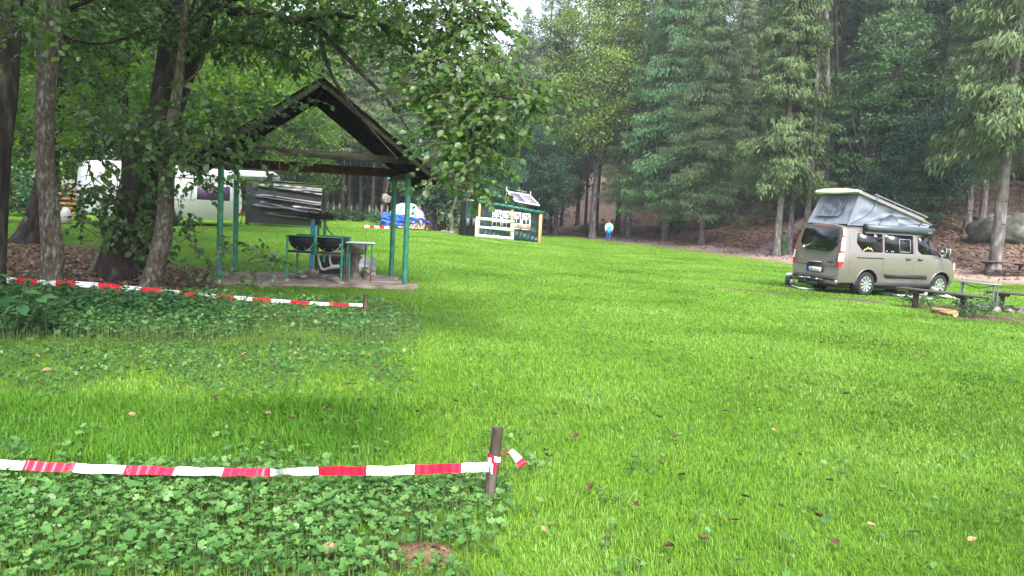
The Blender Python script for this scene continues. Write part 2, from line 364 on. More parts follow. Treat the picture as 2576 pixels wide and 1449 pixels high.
def ground_mat():
    m = bpy.data.materials.new("ground"); m.use_nodes = True; nt = m.node_tree; b = nt.nodes["Principled BSDF"]
    def att(n): a = _n(nt, "ShaderNodeAttribute"); a.attribute_name = n; return a.outputs['Fac']
    def mixc(f, a, c):
        x = _n(nt, "ShaderNodeMix", data_type='RGBA'); nt.links.new(f, x.inputs[0]); nt.links.new(a, x.inputs[6]); nt.links.new(c, x.inputs[7]); return x.outputs[2]
    def two(scale, stops, det=6):
        r = ramp(nt, stops); nt.links.new(noise(nt, scale, det, .65, world=True), r.inputs[0]); return r.outputs[0]
    g = two(.55, [(.3, (.05, .14, .006)), (.5, (.095, .22, .010)), (.7, (.17, .30, .04))], 8)
    g2 = two(9, [(.3, (.03, .10, .004)), (.7, (.14, .27, .012))], 6)
    mg = _n(nt, "ShaderNodeMix", data_type='RGBA'); mg.inputs[0].default_value = .5; nt.links.new(g, mg.inputs[6]); nt.links.new(g2, mg.inputs[7])
    col = mixc(att('dry'), mg.outputs[2], two(3, [(.3, (.16, .16, .05)), (.6, (.30, .24, .12))]))
    lit = two(6, [(.3, (.06, .040, .031)), (.5, (.145, .096, .074)), (.7, (.26, .185, .145))], 10)
    col = mixc(att('litter'), col, lit)
    col = mixc(att('soil'), col, two(7, [(.3, (.035, .025, .018)), (.55, (.10, .072, .052)), (.75, (.21, .165, .125))], 10))
    col = mixc(att('path'), col, two(5, [(.3, (.19, .13, .11)), (.7, (.36, .275, .24))], 8))
    nt.links.new(col, b.inputs['Base Color']); b.inputs['Roughness'].default_value = .95; b.inputs['Specular IOR Level'].default_value = .15
    bp = _n(nt, "ShaderNodeBump"); bp.inputs['Strength'].default_value = .8; bp.inputs['Distance'].default_value = .05
    nt.links.new(noise(nt, 14, 8, .7, world=True), bp.inputs['Height']); nt.links.new(bp.outputs[0], b.inputs['Normal']); return m
MT['ground'] = ground_mat()
fl = gl.reshape(-1)[GQ].mean(1); fp = gp.reshape(-1)[GQ].mean(1); fs = gs.reshape(-1)[GQ].mean(1)
kindf = np.where(fp > .5, 2, np.where(fl > .5, 1, np.where((fs > .5), 3, 0)))
for k, nm in ((0, 'meadow'), (1, 'forest_floor'), (2, 'path'), (3, 'bare_soil')):
    q = GQ[kindf == k]
    if not len(q): continue
    used, inv = np.unique(q, return_inverse=True)
    me = mkmesh(nm, GV[used], [inv.reshape(q.shape)], MT['ground'], None, True)
    for an, av in (('litter', gl), ('soil', gs), ('path', gp), ('dry', gd)):
        at = me.attributes.new(an, 'FLOAT', 'POINT'); at.data.foreach_set('value', av.reshape(-1)[used].astype(np.float32))
    tag(link(nm, me), kind='structure')

# ------------------------------------------------------------------ stamping many small leaves or blades into one mesh
def norm(v): return v / (np.linalg.norm(v, axis=-1, keepdims=True) + 1e-9)
def stamp(tv, tf, pos, X, Y, Z, sx, sy=None, sz=None):
    """template points tv (k,3); frames X, Y, Z (n,3); sizes (n,)"""
    n = len(pos); k = len(tv); sy = sx if sy is None else sy; sz = sx if sz is None else sz
    V = pos[:, None, :] + tv[None, :, 0, None] * (X * np.reshape(sx, (-1, 1)))[:, None, :] + tv[None, :, 1, None] * (Y * np.reshape(sy, (-1, 1)))[:, None, :] + tv[None, :, 2, None] * (Z * np.reshape(sz, (-1, 1)))[:, None, :]
    off = (np.arange(n) * k)[:, None, None]
    return V.reshape(-1, 3), [(np.asarray(f)[None] + off).reshape(-1, np.shape(f)[1]) for f in tf]
# leaf: x along, y across, z fold
LEAF_V = np.array([(0, 0, 0), (.22, .34, .07), (.6, .40, .05), (1.0, 0, -.10), (.6, -.40, .05), (.22, -.34, .07), (.45, 0, -.02)])
LEAF_F = [[(0, 6, 1), (1, 6, 2), (2, 6, 3), (3, 6, 4), (4, 6, 5), (5, 6, 0)]]
KITE_V = np.array([(0, 0, 0), (.45, .5, .06), (1, 0, -.08), (.45, -.5, .06)])
KITE_F = [[(0, 2, 1), (0, 3, 2)]]
_a = np.linspace(-math.pi * .86, math.pi * .86, 11)
IVY_V = np.array([(0, 0, 0)] + [(.12 + .5 * (1 + .06 * (-1) ** i) * math.cos(t), .55 * (1 + .06 * (-1) ** i) * math.sin(t), .12 + .08 * (-1) ** i) for i, t in enumerate(_a)])
IVY_F = [[(0, i, i + 1) for i in range(1, len(_a))]]
def frames(ax, nr):
    X = norm(ax); Z = nr - X * np.sum(nr * X, 1, keepdims=True); Z = norm(Z); return X, np.cross(Z, X), Z

# ------------------------------------------------------------------ conifers and broadleaved trees (shared meshes)
def spruce_crown(seed, Ht, z0, Rmax, dens=1.0, droop=.5, tw=.25, layers=0.42, ragged=.35):
    g = np.random.default_rng(seed); pos = []; ax = []; nr = []; ln = []; limbs = MB(); z = z0
    while z < Ht - .3:
        f = (Ht - z) / (Ht - z0); r0 = Rmax * (f ** .75) * (.55 + .45 * min(1, (z - z0) / 2.5 + .45)) + .15
        nb = int(5 + 3 * g.random())
        az0 = g.uniform(0, 6.28)
        for b in range(nb):
            az = az0 + b * 6.28 / nb + g.normal(0, .25); r = r0 * g.uniform(1 - ragged, 1.12)
            zb = z + g.normal(0, .26); dr = droop * g.uniform(.6, 1.3)
            d = np.array([math.cos(az), math.sin(az), 0]); sd_ = np.array([-d[1], d[0], 0])
            t = np.linspace(0, 1, 6); C = d * (r * t)[:, None]; C[:, 2] = zb - dr * r * (t ** 1.2 - .45 * t ** 3)
            if r > 1: limbs.tube(C, np.linspace(.035, .008, 6) * (r / 3 + .4), 3, cap=False)
            n = int(dens * 50 * r ** 1.15); tt = .15 + .85 * g.random(n) ** .75
            P = d * (r * tt)[:, None]; P[:, 2] = zb - dr * r * (tt ** 1.2 - .45 * tt ** 3)
            spread = (.30 * r * np.sin(np.pi * np.clip(tt, 0, 1) ** .8) + .1)
            P = P + sd_ * (g.uniform(-1, 1, n) * spread)[:, None]; P[:, 2] -= np.abs(g.normal(0, .22, n)) * (.6 + .4 * r * .5)
            side = np.sign(g.uniform(-1, 1, n))[:, None]
            A = d * g.uniform(.1, .9, (n, 1)) + sd_ * side * g.uniform(0, .7, (n, 1)) + np.array([0, 0, -1]) * g.uniform(.25, 1.5, (n, 1))
            pos.append(P); ax.append(A); nr.append(d * .5 + np.array([0, 0, .8]) + g.normal(0, .45, (n, 3))); ln.append(tw * g.uniform(.55, 1.25, n))
        z += layers * g.uniform(.7, 1.3) * (1 + .2 * f)
    pos = np.concatenate(pos); X, Y, Z = frames(np.concatenate(ax), np.concatenate(nr)); L = np.concatenate(ln)
    V, F = stamp(KITE_V, KITE_F, pos, X, Y, Z, L, L * g.uniform(.18, .30, len(L)), L)
    for _ in range(int(16 * min(1, z0 / 3))):                # dead lower branches
        a = g.uniform(0, 6.28); zb = z0 * g.uniform(.35, 1.15); r = g.uniform(.5, 1.6) * min(1, z0 / 3); d = np.array([math.cos(a), math.sin(a), 0])
        C = np.array([d * .05 + [0, 0, zb], d * r * .5 + [0, 0, zb - .05 * r], d * r + [0, 0, zb - .30 * r]]); limbs.tube(C, [.022, .014, .005], 3, cap=False)
        for k in range(3): q = C[1] + (C[2] - C[1]) * g.random(); limbs.tube(np.array([q, q + d * .2 + g.normal(0, .18, 3) - [0, 0, .12]]), [.008, .003], 3, cap=False)
    mb = MB(); mb.add(V, F, 0)
    if limbs.V: mb.add(np.concatenate(limbs.V), limbs.F, 1)
    return mb
def broad_crown(seed, c, rad, ncl, nl, size, flat=.55, shell=.35, limbs=True, base=None):
    """clumps of leaves spread through an ellipsoid, with gaps"""
    g = np.random.default_rng(seed); c = np.array(c, float); rad = np.array(rad, float)
    u = norm(g.normal(0, 1, (ncl, 3))) * (shell + (1 - shell) * g.random((ncl, 1)) ** .5)
    u *= (1 + .22 * np.sin(u @ g.normal(0, 3, 3) + 1) + .16 * np.sin(u @ g.normal(0, 5, 3)))[:, None]
    cc = c + u * rad; cr = rad.mean() * .24 * g.uniform(.6, 1.4, ncl)
    P = []; A = []; N = []
    for i in range(ncl):
        q = norm(g.normal(0, 1, (nl, 3))) * (g.random((nl, 1)) ** .45); q[:, 2] *= flat
        P.append(cc[i] + q * cr[i]); A.append(q * .8 + u[i] * .5 + g.normal(0, .5, (nl, 3)) + [0, 0, -.35]); N.append(np.array([0, 0, 1.0]) + u[i] * .4 + g.normal(0, .5, (nl, 3)))
    P = np.concatenate(P); X, Y, Z = frames(np.concatenate(A), np.concatenate(N)); L = size * g.uniform(.6, 1.3, len(P))
    V, F = stamp(KITE_V, KITE_F, P, X, Y, Z, L, L * .75, L); mb = MB(); mb.add(V, F, 0)
    if limbs:
        b = np.array(base if base is not None else (0, 0, c[2] - rad[2]))
        for i in range(0, ncl, max(1, ncl // 22)):
            m = (b + cc[i]) / 2 + g.normal(0, .25, 3) * rad.mean() * .3; m[2] += .1 * rad[2]
            l = MB().tube(smooth_path([b + [0, 0, .3 * (cc[i][2] - b[2])], m, cc[i]], 4), np.linspace(.07, .012, 9) * rad.mean() / 3, 4, cap=False)
            mb.add(np.concatenate(l.V), l.F, 1)
    return mb
def trunk_mb(H, r, seed=0, lean=0.0, bend=.15, n=9, flare=1.4, mi=0):
    g = np.random.default_rng(seed); z = np.concatenate([[-.4, 0, .18, .45, .9], np.linspace(1.8, H, 12)])
    ph = g.uniform(0, 6.28, 2); x = lean * z + bend * np.sin(z * .35 + ph[0]) * .4 * np.minimum(z / 3, 1); y = bend * np.sin(z * .3 + ph[1]) * .4 * np.minimum(z / 3, 1)
    rr = r * (1 - .82 * np.clip(z, 0, H) / H) * (1 + (flare - 1) * np.exp(-np.clip(z, 0, 9) / .28))
    return MB().tube(np.stack([x, y, z], 1), rr, n, jit=.09, seed=seed, mi=mi)
def protos():
    P = {}
    def sp(key, seed, Ht, z0, Rm, r, needle, bark, **kw):
        t = trunk_mb(Ht, r, seed, bend=.12); c = spruce_crown(seed, Ht, z0, Rm, **kw)
        P[key] = (mkmesh_mb(t, key, [bark], True), mkmesh_mb(c, key + '_c', [needle, MT['twig']], False))
    def br(key, seed, Ht, r, rad, ncl, nl, size, leaf, bark, flat=.55, cz=None):
        t = trunk_mb(Ht * .9, r, seed, bend=.5); cz = cz or Ht - rad[2]
        c = broad_crown(seed, (0, 0, cz), rad, ncl, nl, size, flat, base=(0, 0, max(.5, cz - rad[2])))
        P[key] = (mkmesh_mb(t, key, [bark], True), mkmesh_mb(c, key + '_c', [leaf, bark], False))
    sp('spruce', 11, 23, 3.7, 3.1, .20, MT['needle'], MT['bark_grey'])
    sp('spruce_b', 12, 21, 5.2, 2.8, .22, MT['needle'], MT['bark_grey'], droop=.35)
    sp('spruce_low', 13, 22, 2.9, 3.7, .20, MT['needle'], MT['bark_grey'], dens=1.3, droop=.55)
    sp('spruce_light', 14, 24, 4.9, 2.7, .20, MT['needle_light'], MT['bark_grey'], dens=1.2, droop=.75, tw=.30, ragged=.6)
    sp('spruce_light_b', 15, 22, 4.4, 3.0, .19, MT['needle_light'], MT['bark_grey'], dens=1.0, droop=.8, tw=.30, ragged=.6)
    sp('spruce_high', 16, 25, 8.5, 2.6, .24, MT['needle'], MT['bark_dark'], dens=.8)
    sp('young_spruce', 17, 3.2, .15, 1.0, .05, MT['needle'], MT['bark_dark'], dens=3.5, layers=.22, tw=.2, droop=.2)
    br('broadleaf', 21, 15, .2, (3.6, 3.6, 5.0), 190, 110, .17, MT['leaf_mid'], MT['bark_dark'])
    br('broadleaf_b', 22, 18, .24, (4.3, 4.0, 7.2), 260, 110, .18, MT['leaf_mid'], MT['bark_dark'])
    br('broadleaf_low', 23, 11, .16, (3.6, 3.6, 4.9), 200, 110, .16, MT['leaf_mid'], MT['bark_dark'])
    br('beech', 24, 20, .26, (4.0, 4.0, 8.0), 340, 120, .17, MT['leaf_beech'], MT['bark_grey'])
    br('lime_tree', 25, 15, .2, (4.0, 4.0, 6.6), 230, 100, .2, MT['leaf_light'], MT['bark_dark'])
    br('sapling', 26, 8.5, .07, (1.7, 1.7, 3.6), 120, 80, .16, MT['leaf_sapling'], MT['bark_grey'], flat=.3)
    br('bush', 27, 2.0, .05, (1.2, 1.2, 1.0), 60, 60, .12, MT['leaf_mid'], MT['bark_dark'])
    return P
def mkmesh_mb(mb, name, mats, smooth):
    V = np.concatenate(mb.V); by = {}
    for f, m in zip(mb.F, mb.MI): by.setdefault(f.shape[1], []).append((f, m))
    Fs = []; mi = []
    for k, L in by.items(): Fs.append(np.concatenate([f for f, _ in L])); mi.append(np.concatenate([m for _, m in L]))
    return mkmesh(name, V, Fs, mats, np.concatenate(mi), smooth, 60 if smooth else None)
PR = protos()
def tree(kind, loc, scale, label, cat='tree', group=None, name=None, rz=None, lean=(0, 0), sz=None):
    nm = name or ('spruce_tree' if 'spruce' in kind else 'broadleaf_tree')
    e = empty(nm, loc, random.uniform(0, 6.28) if rz is None else rz, label, cat, group)
    e.rotation_euler = (lean[0], lean[1], e.rotation_euler.z)
    e.scale = (scale, scale, sz or scale)
    t, c = PR[kind]
    link('trunk', t, e); link('crown' if kind not in ('bush',) else 'foliage', c, e)
    return e
def ground_at(p): return (p[0], p[1], h1(p[0], p[1]))
def at_dist(px, d):                                         # ground point along a pixel column at depth d
    r = ray(px, 600); return np.array([CAM[0] + r[0] * d, CAM[1] + r[1] * d, h1(CAM[0] + r[0] * d, CAM[1] + r[1] * d)])

# the edge of the wood: each trunk stands where the photograph shows its foot
G_E = 'tall trees along the edge of the wood'
SPEC = [  # px, py, kind, scale, label
 (1412, 568, 'spruce_high', .9, 'dark bare-stemmed spruce just right of the green tent hut'),
 (1452, 566, 'spruce_high', 1.05, 'thick bare-stemmed spruce in the dark gap right of the hut'),
 (1472, 570, 'spruce_high', .75, 'thin spruce stem squeezed between two thicker stems right of the hut'),
 (1499, 578, 'spruce_high', .95, 'spruce with splayed root foot left of the walking person'),
 (1551, 590, 'spruce_high', 1.0, 'straight dark spruce right behind the person in turquoise'),
 (1581, 598, 'spruce', 1.0, 'spruce with paler scarred foot just right of the person'),
 (1671, 603, 'spruce_low', 1.25, 'stout spruce with torn bark at the foot of the slope'),
 (1706, 582, 'broadleaf_low', .9, 'mossy stem half hidden by leaves behind the stout torn-bark spruce'),
 (1764, 614, 'spruce_low', 1.0, 'bluish green spruce whose bare foot stands alone on the brown slope'),
 (1849, 548, 'spruce', .85, 'slim grey spruce higher up the brown slope left of the trail'),
 (1953, 643, 'spruce_light', 1.0, 'yellow-green drooping spruce beside the low bench, nearest dark stem'),
 (1984, 636, 'spruce_light_b', .85, 'pale grey-stemmed drooping spruce with a young spruce at its foot'),
 (2011, 548, 'spruce_high', .9, 'spruce beside the light trail climbing the bank'),
 (2336, 600, 'broadleaf_low', .72, 'bright green broadleaf tree directly behind the van windscreen'),
 (2431, 585, 'spruce_b', .95, 'spruce on spreading roots left of the boulder'),
 (2470, 560, 'spruce_b', .9, 'dark spruce rooted above the boulder'),
 (2499, 690, 'spruce_light', 1.3, 'yellow-green drooping spruce in front of the boulder by the long table'),
]
for px, py, k, s, lab in SPEC:
    tree(k, hit(px, py), s, lab, group=G_E)
def bare_stem(loc, H, r, mat, label, lean):
    e = empty('pine_tree', loc, 0, label, 'tree'); trunk_mb(H, r, 5, lean=lean, bend=.3).build('trunk', [mat], e, True, 60)
    b = broad_crown(31, (lean * H, 0, H - 1.5), (2.2, 2.2, 2.2), 40, 60, .2); b.build('crown', [MT['needle'], mat], e)
bare_stem(at_dist(2073, 45.5), 22, .27, MT['bark_grey'], 'tall leaning grey bare stem behind the raised van roof', -.075)
bare_stem(at_dist(2102, 48), 21, .19, MT['bark_dark'], 'reddish bare stem close behind the tall grey stem', -.09)
bare_stem(at_dist(2030, 44), 20, .19, MT['bark_grey'], 'pale thin bare stem rising through the drooping spruces', -.03)
bare_stem(at_dist(2230, 62), 21, .26, MT['bark_pine'], 'tall reddish orange pine stem curving up out of the wood above the van', -.03)
tree('beech', at_dist(1575, 69), 1.25, 'big yellow-green beech crown high above the person', group=G_E, name='broadleaf_tree')
tree('beech', at_dist(1490, 67), 1.1, 'second yellow-green beech, nearer the patch of sky', group=G_E, name='broadleaf_tree')
tree('spruce', at_dist(1358, 68), 1.05, 'slim spruce just left of the pale spire, below the patch of sky', group=G_E)
tree('spruce', at_dist(1395, 72), 1.05, 'pale spruce spire at the right rim of the patch of sky', group=G_E)
for px, d, s, lab in ((2165, 44, 1.15, 'slender sapling with a thin pale stem behind the raised van roof'),
                   (2262, 45, 1.2, 'bright green leafy sapling on the slope above the van bonnet'),
                   (2195, 50, 1.5, 'grey-green leafy sapling high on the slope behind the van'),
                   (2118, 47, 1.0, 'leafy sapling between the grey stem and the raised van roof'),
                   (2310, 41, .62, 'low bright green sapling leaning over the van bonnet')):
    tree('sapling', at_dist(px, d), s, lab, group='saplings on the slope', name='sapling')
tree('young_spruce', hit(1966, 640), .42, 'knee-high young spruce at the foot of the pale grey stem', name='young_spruce')
# deeper wood
L_DEEP = 'dark spruce standing deep in the wood on the rising slope'; G_DEEP = 'spruces deep in the wood'
g2 = np.random.default_rng(5); placed = []
kinds = ['spruce', 'spruce_b', 'spruce_low', 'spruce', 'spruce_high', 'spruce_low', 'broadleaf_b']
L_BL = 'dark broadleaved tree standing deep in the wood among the spruces'; G_BL = 'broadleaved trees deep in the wood'
for row in range(900):
    px = g2.uniform(1395, 2950); d = g2.uniform(50, 98); r = ray(px, 600)
    x, y = r[0] * d, r[1] * d
    if float(edge_dist(np.array([x]), np.array([y]))[0]) < 12: continue
    if any((x - a) ** 2 + (y - b) ** 2 < 3.6 ** 2 for a, b in placed): continue
    placed.append((x, y))
    k = kinds[g2.integers(len(kinds))]; bl = k == 'broadleaf_b'
    tree(k, (x, y, h1(x, y)), g2.uniform(.85, 1.2), L_BL if bl else L_DEEP, group=G_BL if bl else G_DEEP)
    if len(placed) > 92: break
L_FB = 'dark tree closing the far end of the valley behind the huts'; G_FB = 'trees at the far end of the valley'
for i in range(40):
    tree(('broadleaf_b', 'spruce_low', 'broadleaf_low')[i % 3], at_dist(560 + 20 * i + g2.uniform(-8, 8), g2.uniform(80, 120)), g2.uniform(.9, 1.1), L_FB, group=G_FB)
L_UG = 'leafy undergrowth sapling between the spruce stems on the slope'; G_UG = 'undergrowth between the spruces'
for i in range(26):
    px = g2.uniform(1400, 2420); d = g2.uniform(50, 70); q = at_dist(px, d); s_ = float(edge_dist(np.array([q[0]]), np.array([q[1]]))[0])
    if s_ < 3: continue
    tree(('sapling', 'bush', 'broadleaf_low')[i % 3], q, g2.uniform(.6, .9) if i % 3 != 1 else g2.uniform(.9, 1.4), L_UG, group=G_UG, name='sapling')
# edge trees to the right of the frame keep the wood closed
for px, d in ((2650, 44), (2760, 40), (2700, 52)):
    tree('spruce_light_b', at_dist(px, d), 1.1, 'drooping spruce at the right-hand end of the wood edge', group='spruces at the right end')
# behind the hut and the shelter: dark broadleaved trees, a little gap of sky above
L_BK = 'rounded dark green broadleaved tree beyond the meadow behind the huts'; G_BK = 'broadleaved trees beyond the meadow'
for px, d, k, s in ((1010, 70, 'broadleaf_low', .95), (1090, 66, 'broadleaf_low', .9), (1150, 60, 'broadleaf_low', .85), (1215, 66, 'broadleaf_low', .95), (1290, 64, 'broadleaf_low', .95), (1345, 62, 'broadleaf_low', .82),
                    (1385, 76, 'broadleaf_low', 1.0), (1300, 84, 'broadleaf_b', 1.12), (1345, 92, 'broadleaf_b', 1.2), (1200, 96, 'broadleaf_b', 1.15), (1255, 92, 'broadleaf', .95), (1170, 85, 'broadleaf', 1.1), (1080, 88, 'broadleaf_b', 1.0), (980, 90, 'broadleaf_b', 1.0), (900, 76, 'broadleaf_low', 1.0),
                    (860, 92, 'broadleaf_b', 1.05), (780, 84, 'broadleaf_b', 1.0), (690, 88, 'broadleaf_b', 1.0), (600, 80, 'broadleaf', 1.1), (1235, 58, 'broadleaf_low', .6)):
    tree(k, at_dist(px, d), s, L_BK, group=G_BK)
for px in range(800, 1010, 15):                             # bare dark stems of the wood behind the black tarp
    d = random.uniform(66, 74); e = empty('spruce_tree', at_dist(px, d), random.uniform(0, 6), 'thin dark bare stem in the wood behind the black tarp screen', 'tree', 'thin dark stems behind the tarp screen')
    e.scale = (.8, .8, .8); link('trunk', PR['spruce_high'][0], e); link('crown', PR['spruce_high'][1], e)
L_LF = 'pale green leafy tree beyond the caravan on the left'; G_LF = 'light green trees beyond the caravan'
for px, d, s in ((-120, 44, 1.1), (-20, 50, 1.1), (60, 40, .9), (150, 56, 1.2), (240, 48, 1.05), (330, 60, 1.2), (420, 52, 1.0), (520, 62, 1.2), (640, 66, 1.1), (740, 60, .85), (-260, 40, 1.1), (20, 66, 1.3), (460, 74, 1.3), (200, 74, 1.4)):
    tree('lime_tree', at_dist(px, d), s, L_LF, group=G_LF)
L_SH = 'leafy shrub along the far rim of the meadow'; G_SH = 'shrubs on the far rim of the meadow'
for px, d, s in ((812, 62, .55), (835, 60, .6), (860, 63, .55), (885, 61, .6), (912, 62, .5), (940, 60, .5), (1530, 70, .7), (1475, 72, .6), (20, 34, 1.0), (80, 36, .9), (-40, 30, 1.0), (150, 42, .8), (1340, 66, 1.1), (1225, 62, 1.1), (1160, 58, 1.0)):
    tree('bush', at_dist(px, d), s, L_SH, 'shrub', G_SH, 'shrub')

# ------------------------------------------------------------------ near trees on the left
def ppath(pts):                                             # [(px, py, depth), ...] -> world points
    return np.array([atd(*p) for p in pts])
def leafy(clusters, leaf, g, cov=2.5, droop=.5, twigs=True):
    """leaf-bearing twigs filling clumps (px, py, depth, rx, ry): returns mesh builder with leaves (0) and twigs (1)"""
    mb = MB(); P = []; A = []; N = []; L = []
    for cl in clusters:
        px, py, d, rx, ry = cl[:5]; k = cl[5] if len(cl) > 5 else 1.0
        c = atd(px, py, d); mx = rx / FPX * d; mz = ry / FPX * d; my = max(.25, .7 * (mx + mz) / 2)
        area = math.pi * mx * mz; nlv = cov * k * area / (.5 * leaf * leaf); nt = max(3, int(nlv / 9))
        for _ in range(4 if twigs and mx > .3 else 0):                  # the branchlets that carry the clump
            a = c + norm(g.normal(0, 1, 3)) * [mx, my, mz] * .9; b = c + norm(g.normal(0, 1, 3)) * [mx, my, mz] * .9; mid = (a + b) / 2 + g.normal(0, .12, 3)
            mb.tube(smooth_path([a, mid, b], 4), np.linspace(.009, .003, 9), 4, 1, cap=False)
        for _ in range(nt):
            u = norm(g.normal(0, 1, 3)) * g.random() ** .4
            s = c + u * [mx, my, mz]; dr = norm(np.array([u[0] * .8 + g.normal(0, .5), u[1] * .5 + g.normal(0, .5), g.normal(-.25 * droop, .35)]))
            ln = leaf * g.uniform(3, 6); nl = g.integers(6, 12); t = np.linspace(0.05, 1, nl)
            C = s + dr * (t * ln)[:, None]; C[:, 2] -= droop * .35 * ln * t ** 2
            if twigs: mb.tube(np.array([C[0], C[nl // 2], C[-1]]), [.008, .005, .002], 3, 1, cap=False)
            sd_ = norm(np.cross(dr, [0, 0, 1.0])) * np.where(np.arange(nl) % 2, 1, -1)[:, None]
            P.append(C); A.append(dr * .6 + sd_ * g.uniform(.4, 1.1, (nl, 1)) + [0, 0, -.6 * droop] + g.normal(0, .3, (nl, 3)))
            N.append(np.array([.1, -.5, .85]) + g.normal(0, .5, (nl, 3))); L.append(leaf * g.uniform(.55, 1.35, nl))
    P = np.concatenate(P); X, Y, Z = frames(np.concatenate(A), np.concatenate(N)); L = np.concatenate(L)
    V, F = stamp(LEAF_V, LEAF_F, P, X, Y, Z, L, L * g.uniform(.78, 1.05, len(L)), L); mb.add(V, F, 0); return mb
gl_ = np.random.default_rng(21)
def cloud(n, x0, x1, y0, y1, d0, d1, r0, r1, k=1.0):
    return [(gl_.uniform(x0, x1), gl_.uniform(y0, y1), gl_.uniform(d0, d1), gl_.uniform(r0, r1), gl_.uniform(r0, r1) * .75, k) for _ in range(n)]
def rpx(w, d): return w / 2 * d / FPX
def bark_tube(pts, ws, n=14, k=7, jit=.06, seed=1, mb=None, mi=0):
    P = smooth_path(ppath(pts), k); d = np.interp(np.linspace(0, 1, len(P)), np.linspace(0, 1, len(pts)), [p[2] for p in pts])
    w = np.interp(np.linspace(0, 1, len(P)), np.linspace(0, 1, len(ws)), ws)
    return (mb or MB()).tube(P, w / 2 * d / FPX, n, mi, jit=jit, seed=seed)

# A: upright lichen-covered tree
eA = empty('lichen_tree', hit(131, 745), 0, 'upright alder with pale lichen on its bark, the red and white tape passing its foot', 'tree')
def attach(mb, name, mats, e, smooth=True):
    o = mb.build(name, mats, None, smooth, 60); o.parent = e; o.matrix_parent_inverse = Matrix.Translation(e.location).inverted(); return o
dA = float((hit(131, 745) - CAM) @ _F)
attach(bark_tube([(131, 775, dA), (131, 735, dA), (129, 690, dA), (132, 640, dA), (126, 560, dA), (120, 480, dA), (113, 400, dA), (112, 300, dA), (120, 170, dA), (137, 60, dA), (144, -40, dA), (150, -220, dA), (120, -500, dA)],
                 [70, 56, 52, 54, 47, 45, 45, 45, 47, 47, 46, 40, 20], 18, 8, .05, 3), 'trunk', [MT['bark_lichen']], eA)
mbA = leafy(cloud(10, -60, 420, -40, 160, 14, 19, 70, 130, .8) + cloud(4, 180, 420, 120, 330, 15, 19, 60, 100, .7), .105, np.random.default_rng(31), 2.0)
bark_tube([(141, 40, dA), (190, 15, dA), (250, -10, dA - .6), (330, -60, dA - 1)], [14, 12, 10, 6], 6, 5, .05, 4, mbA, 2)
bark_tube([(150, 90, dA), (260, 110, dA + 1), (400, 60, dA + 2)], [9, 6, 3], 5, 5, .05, 4, mbA, 2)
attach(mbA, 'crown', [MT['leaf_near'], MT['twig'], MT['bark_dark']], eA, False)
# B: the trunk cut by the left edge
eB = empty('alder_tree', hit(-40, 770), 0, 'dark tree trunk cut off by the left edge of the photo', 'tree')
dB = float((hit(-40, 770) - CAM) @ _F)
attach(bark_tube([(-45, 800, dB), (-38, 700, dB), (-22, 500, dB), (-8, 350, dB), (8, 240, dB), (18, 100, dB), (26, -20, dB), (34, -260, dB), (50, -500, dB)], [110, 88, 72, 66, 62, 58, 56, 50, 25], 16, 7, .06, 8), 'trunk', [MT['bark_dark']], eB)
attach(leafy(cloud(9, -380, 120, -300, 130, 9, 15, 90, 150, .7) + [(30, 330, 14, 60, 60), (-30, 460, 13, 60, 60), (-90, 330, 12, 110, 120)], .105, np.random.default_rng(32), 1.8), 'crown', [MT['leaf_near'], MT['twig']], eB, False)
# C: dark leaning trunk behind the lichen tree
pC = hit(85, 612); dC = float((pC - CAM) @ _F)
eC = empty('alder_tree', pC, 0, 'almost black trunk leaning behind the lichen-covered tree', 'tree')
attach(bark_tube([(72, 628, dC), (82, 590, dC), (100, 530, dC), (118, 430, dC), (140, 250, dC), (155, 100, dC), (170, -60, dC)], [105, 74, 56, 46, 42, 38, 30], 12, 7, .08, 9), 'trunk', [MT['bark_dark']], eC)
attach(leafy(cloud(12, -60, 330, -40, 250, dC - 2, dC + 5, 60, 110, .7), .1, np.random.default_rng(33), 1.6), 'crown', [MT['leaf_light'], MT['twig']], eC, False)
# D: the big many-stemmed tree whose branches hang over the shelter
pD = hit(330, 700); dD = float((pD - CAM) @ _F)
eD = empty('alder_tree', pD, 0, 'massive dark many-stemmed alder hung with leaves, its long boughs reaching over the shelter', 'tree')
mD = MB()
bark_tube([(322, 740, dD), (325, 700, dD), (330, 640, dD), (338, 560, dD), (350, 470, dD), (368, 390, dD), (400, 300, dD)], [170, 150, 128, 108, 96, 88, 70], 20, 7, .08, 11, mD)
bark_tube([(262, 725, dD + .3), (275, 660, dD + .2), (300, 590, dD), (330, 500, dD)], [70, 55, 50, 40], 10, 6, .1, 12, mD)
bark_tube([(375, 400, dD), (400, 300, dD + .3), (415, 200, dD + .5), (428, 100, dD + .7), (440, 0, dD + 1), (450, -250, dD + 1.5)], [70, 62, 56, 52, 46, 25], 12, 7, .07, 13, mD)
bark_tube([(372, 420, dD), (405, 330, dD - .2), (440, 225, dD - .4), (478, 120, dD - .6), (512, 27, dD - .8), (545, -60, dD - 1), (600, -330, dD - 1)], [90, 78, 72, 68, 62, 52, 25], 14, 7, .07, 14, mD)
attach(mD, 'trunk', [MT['bark_dark']], eD)
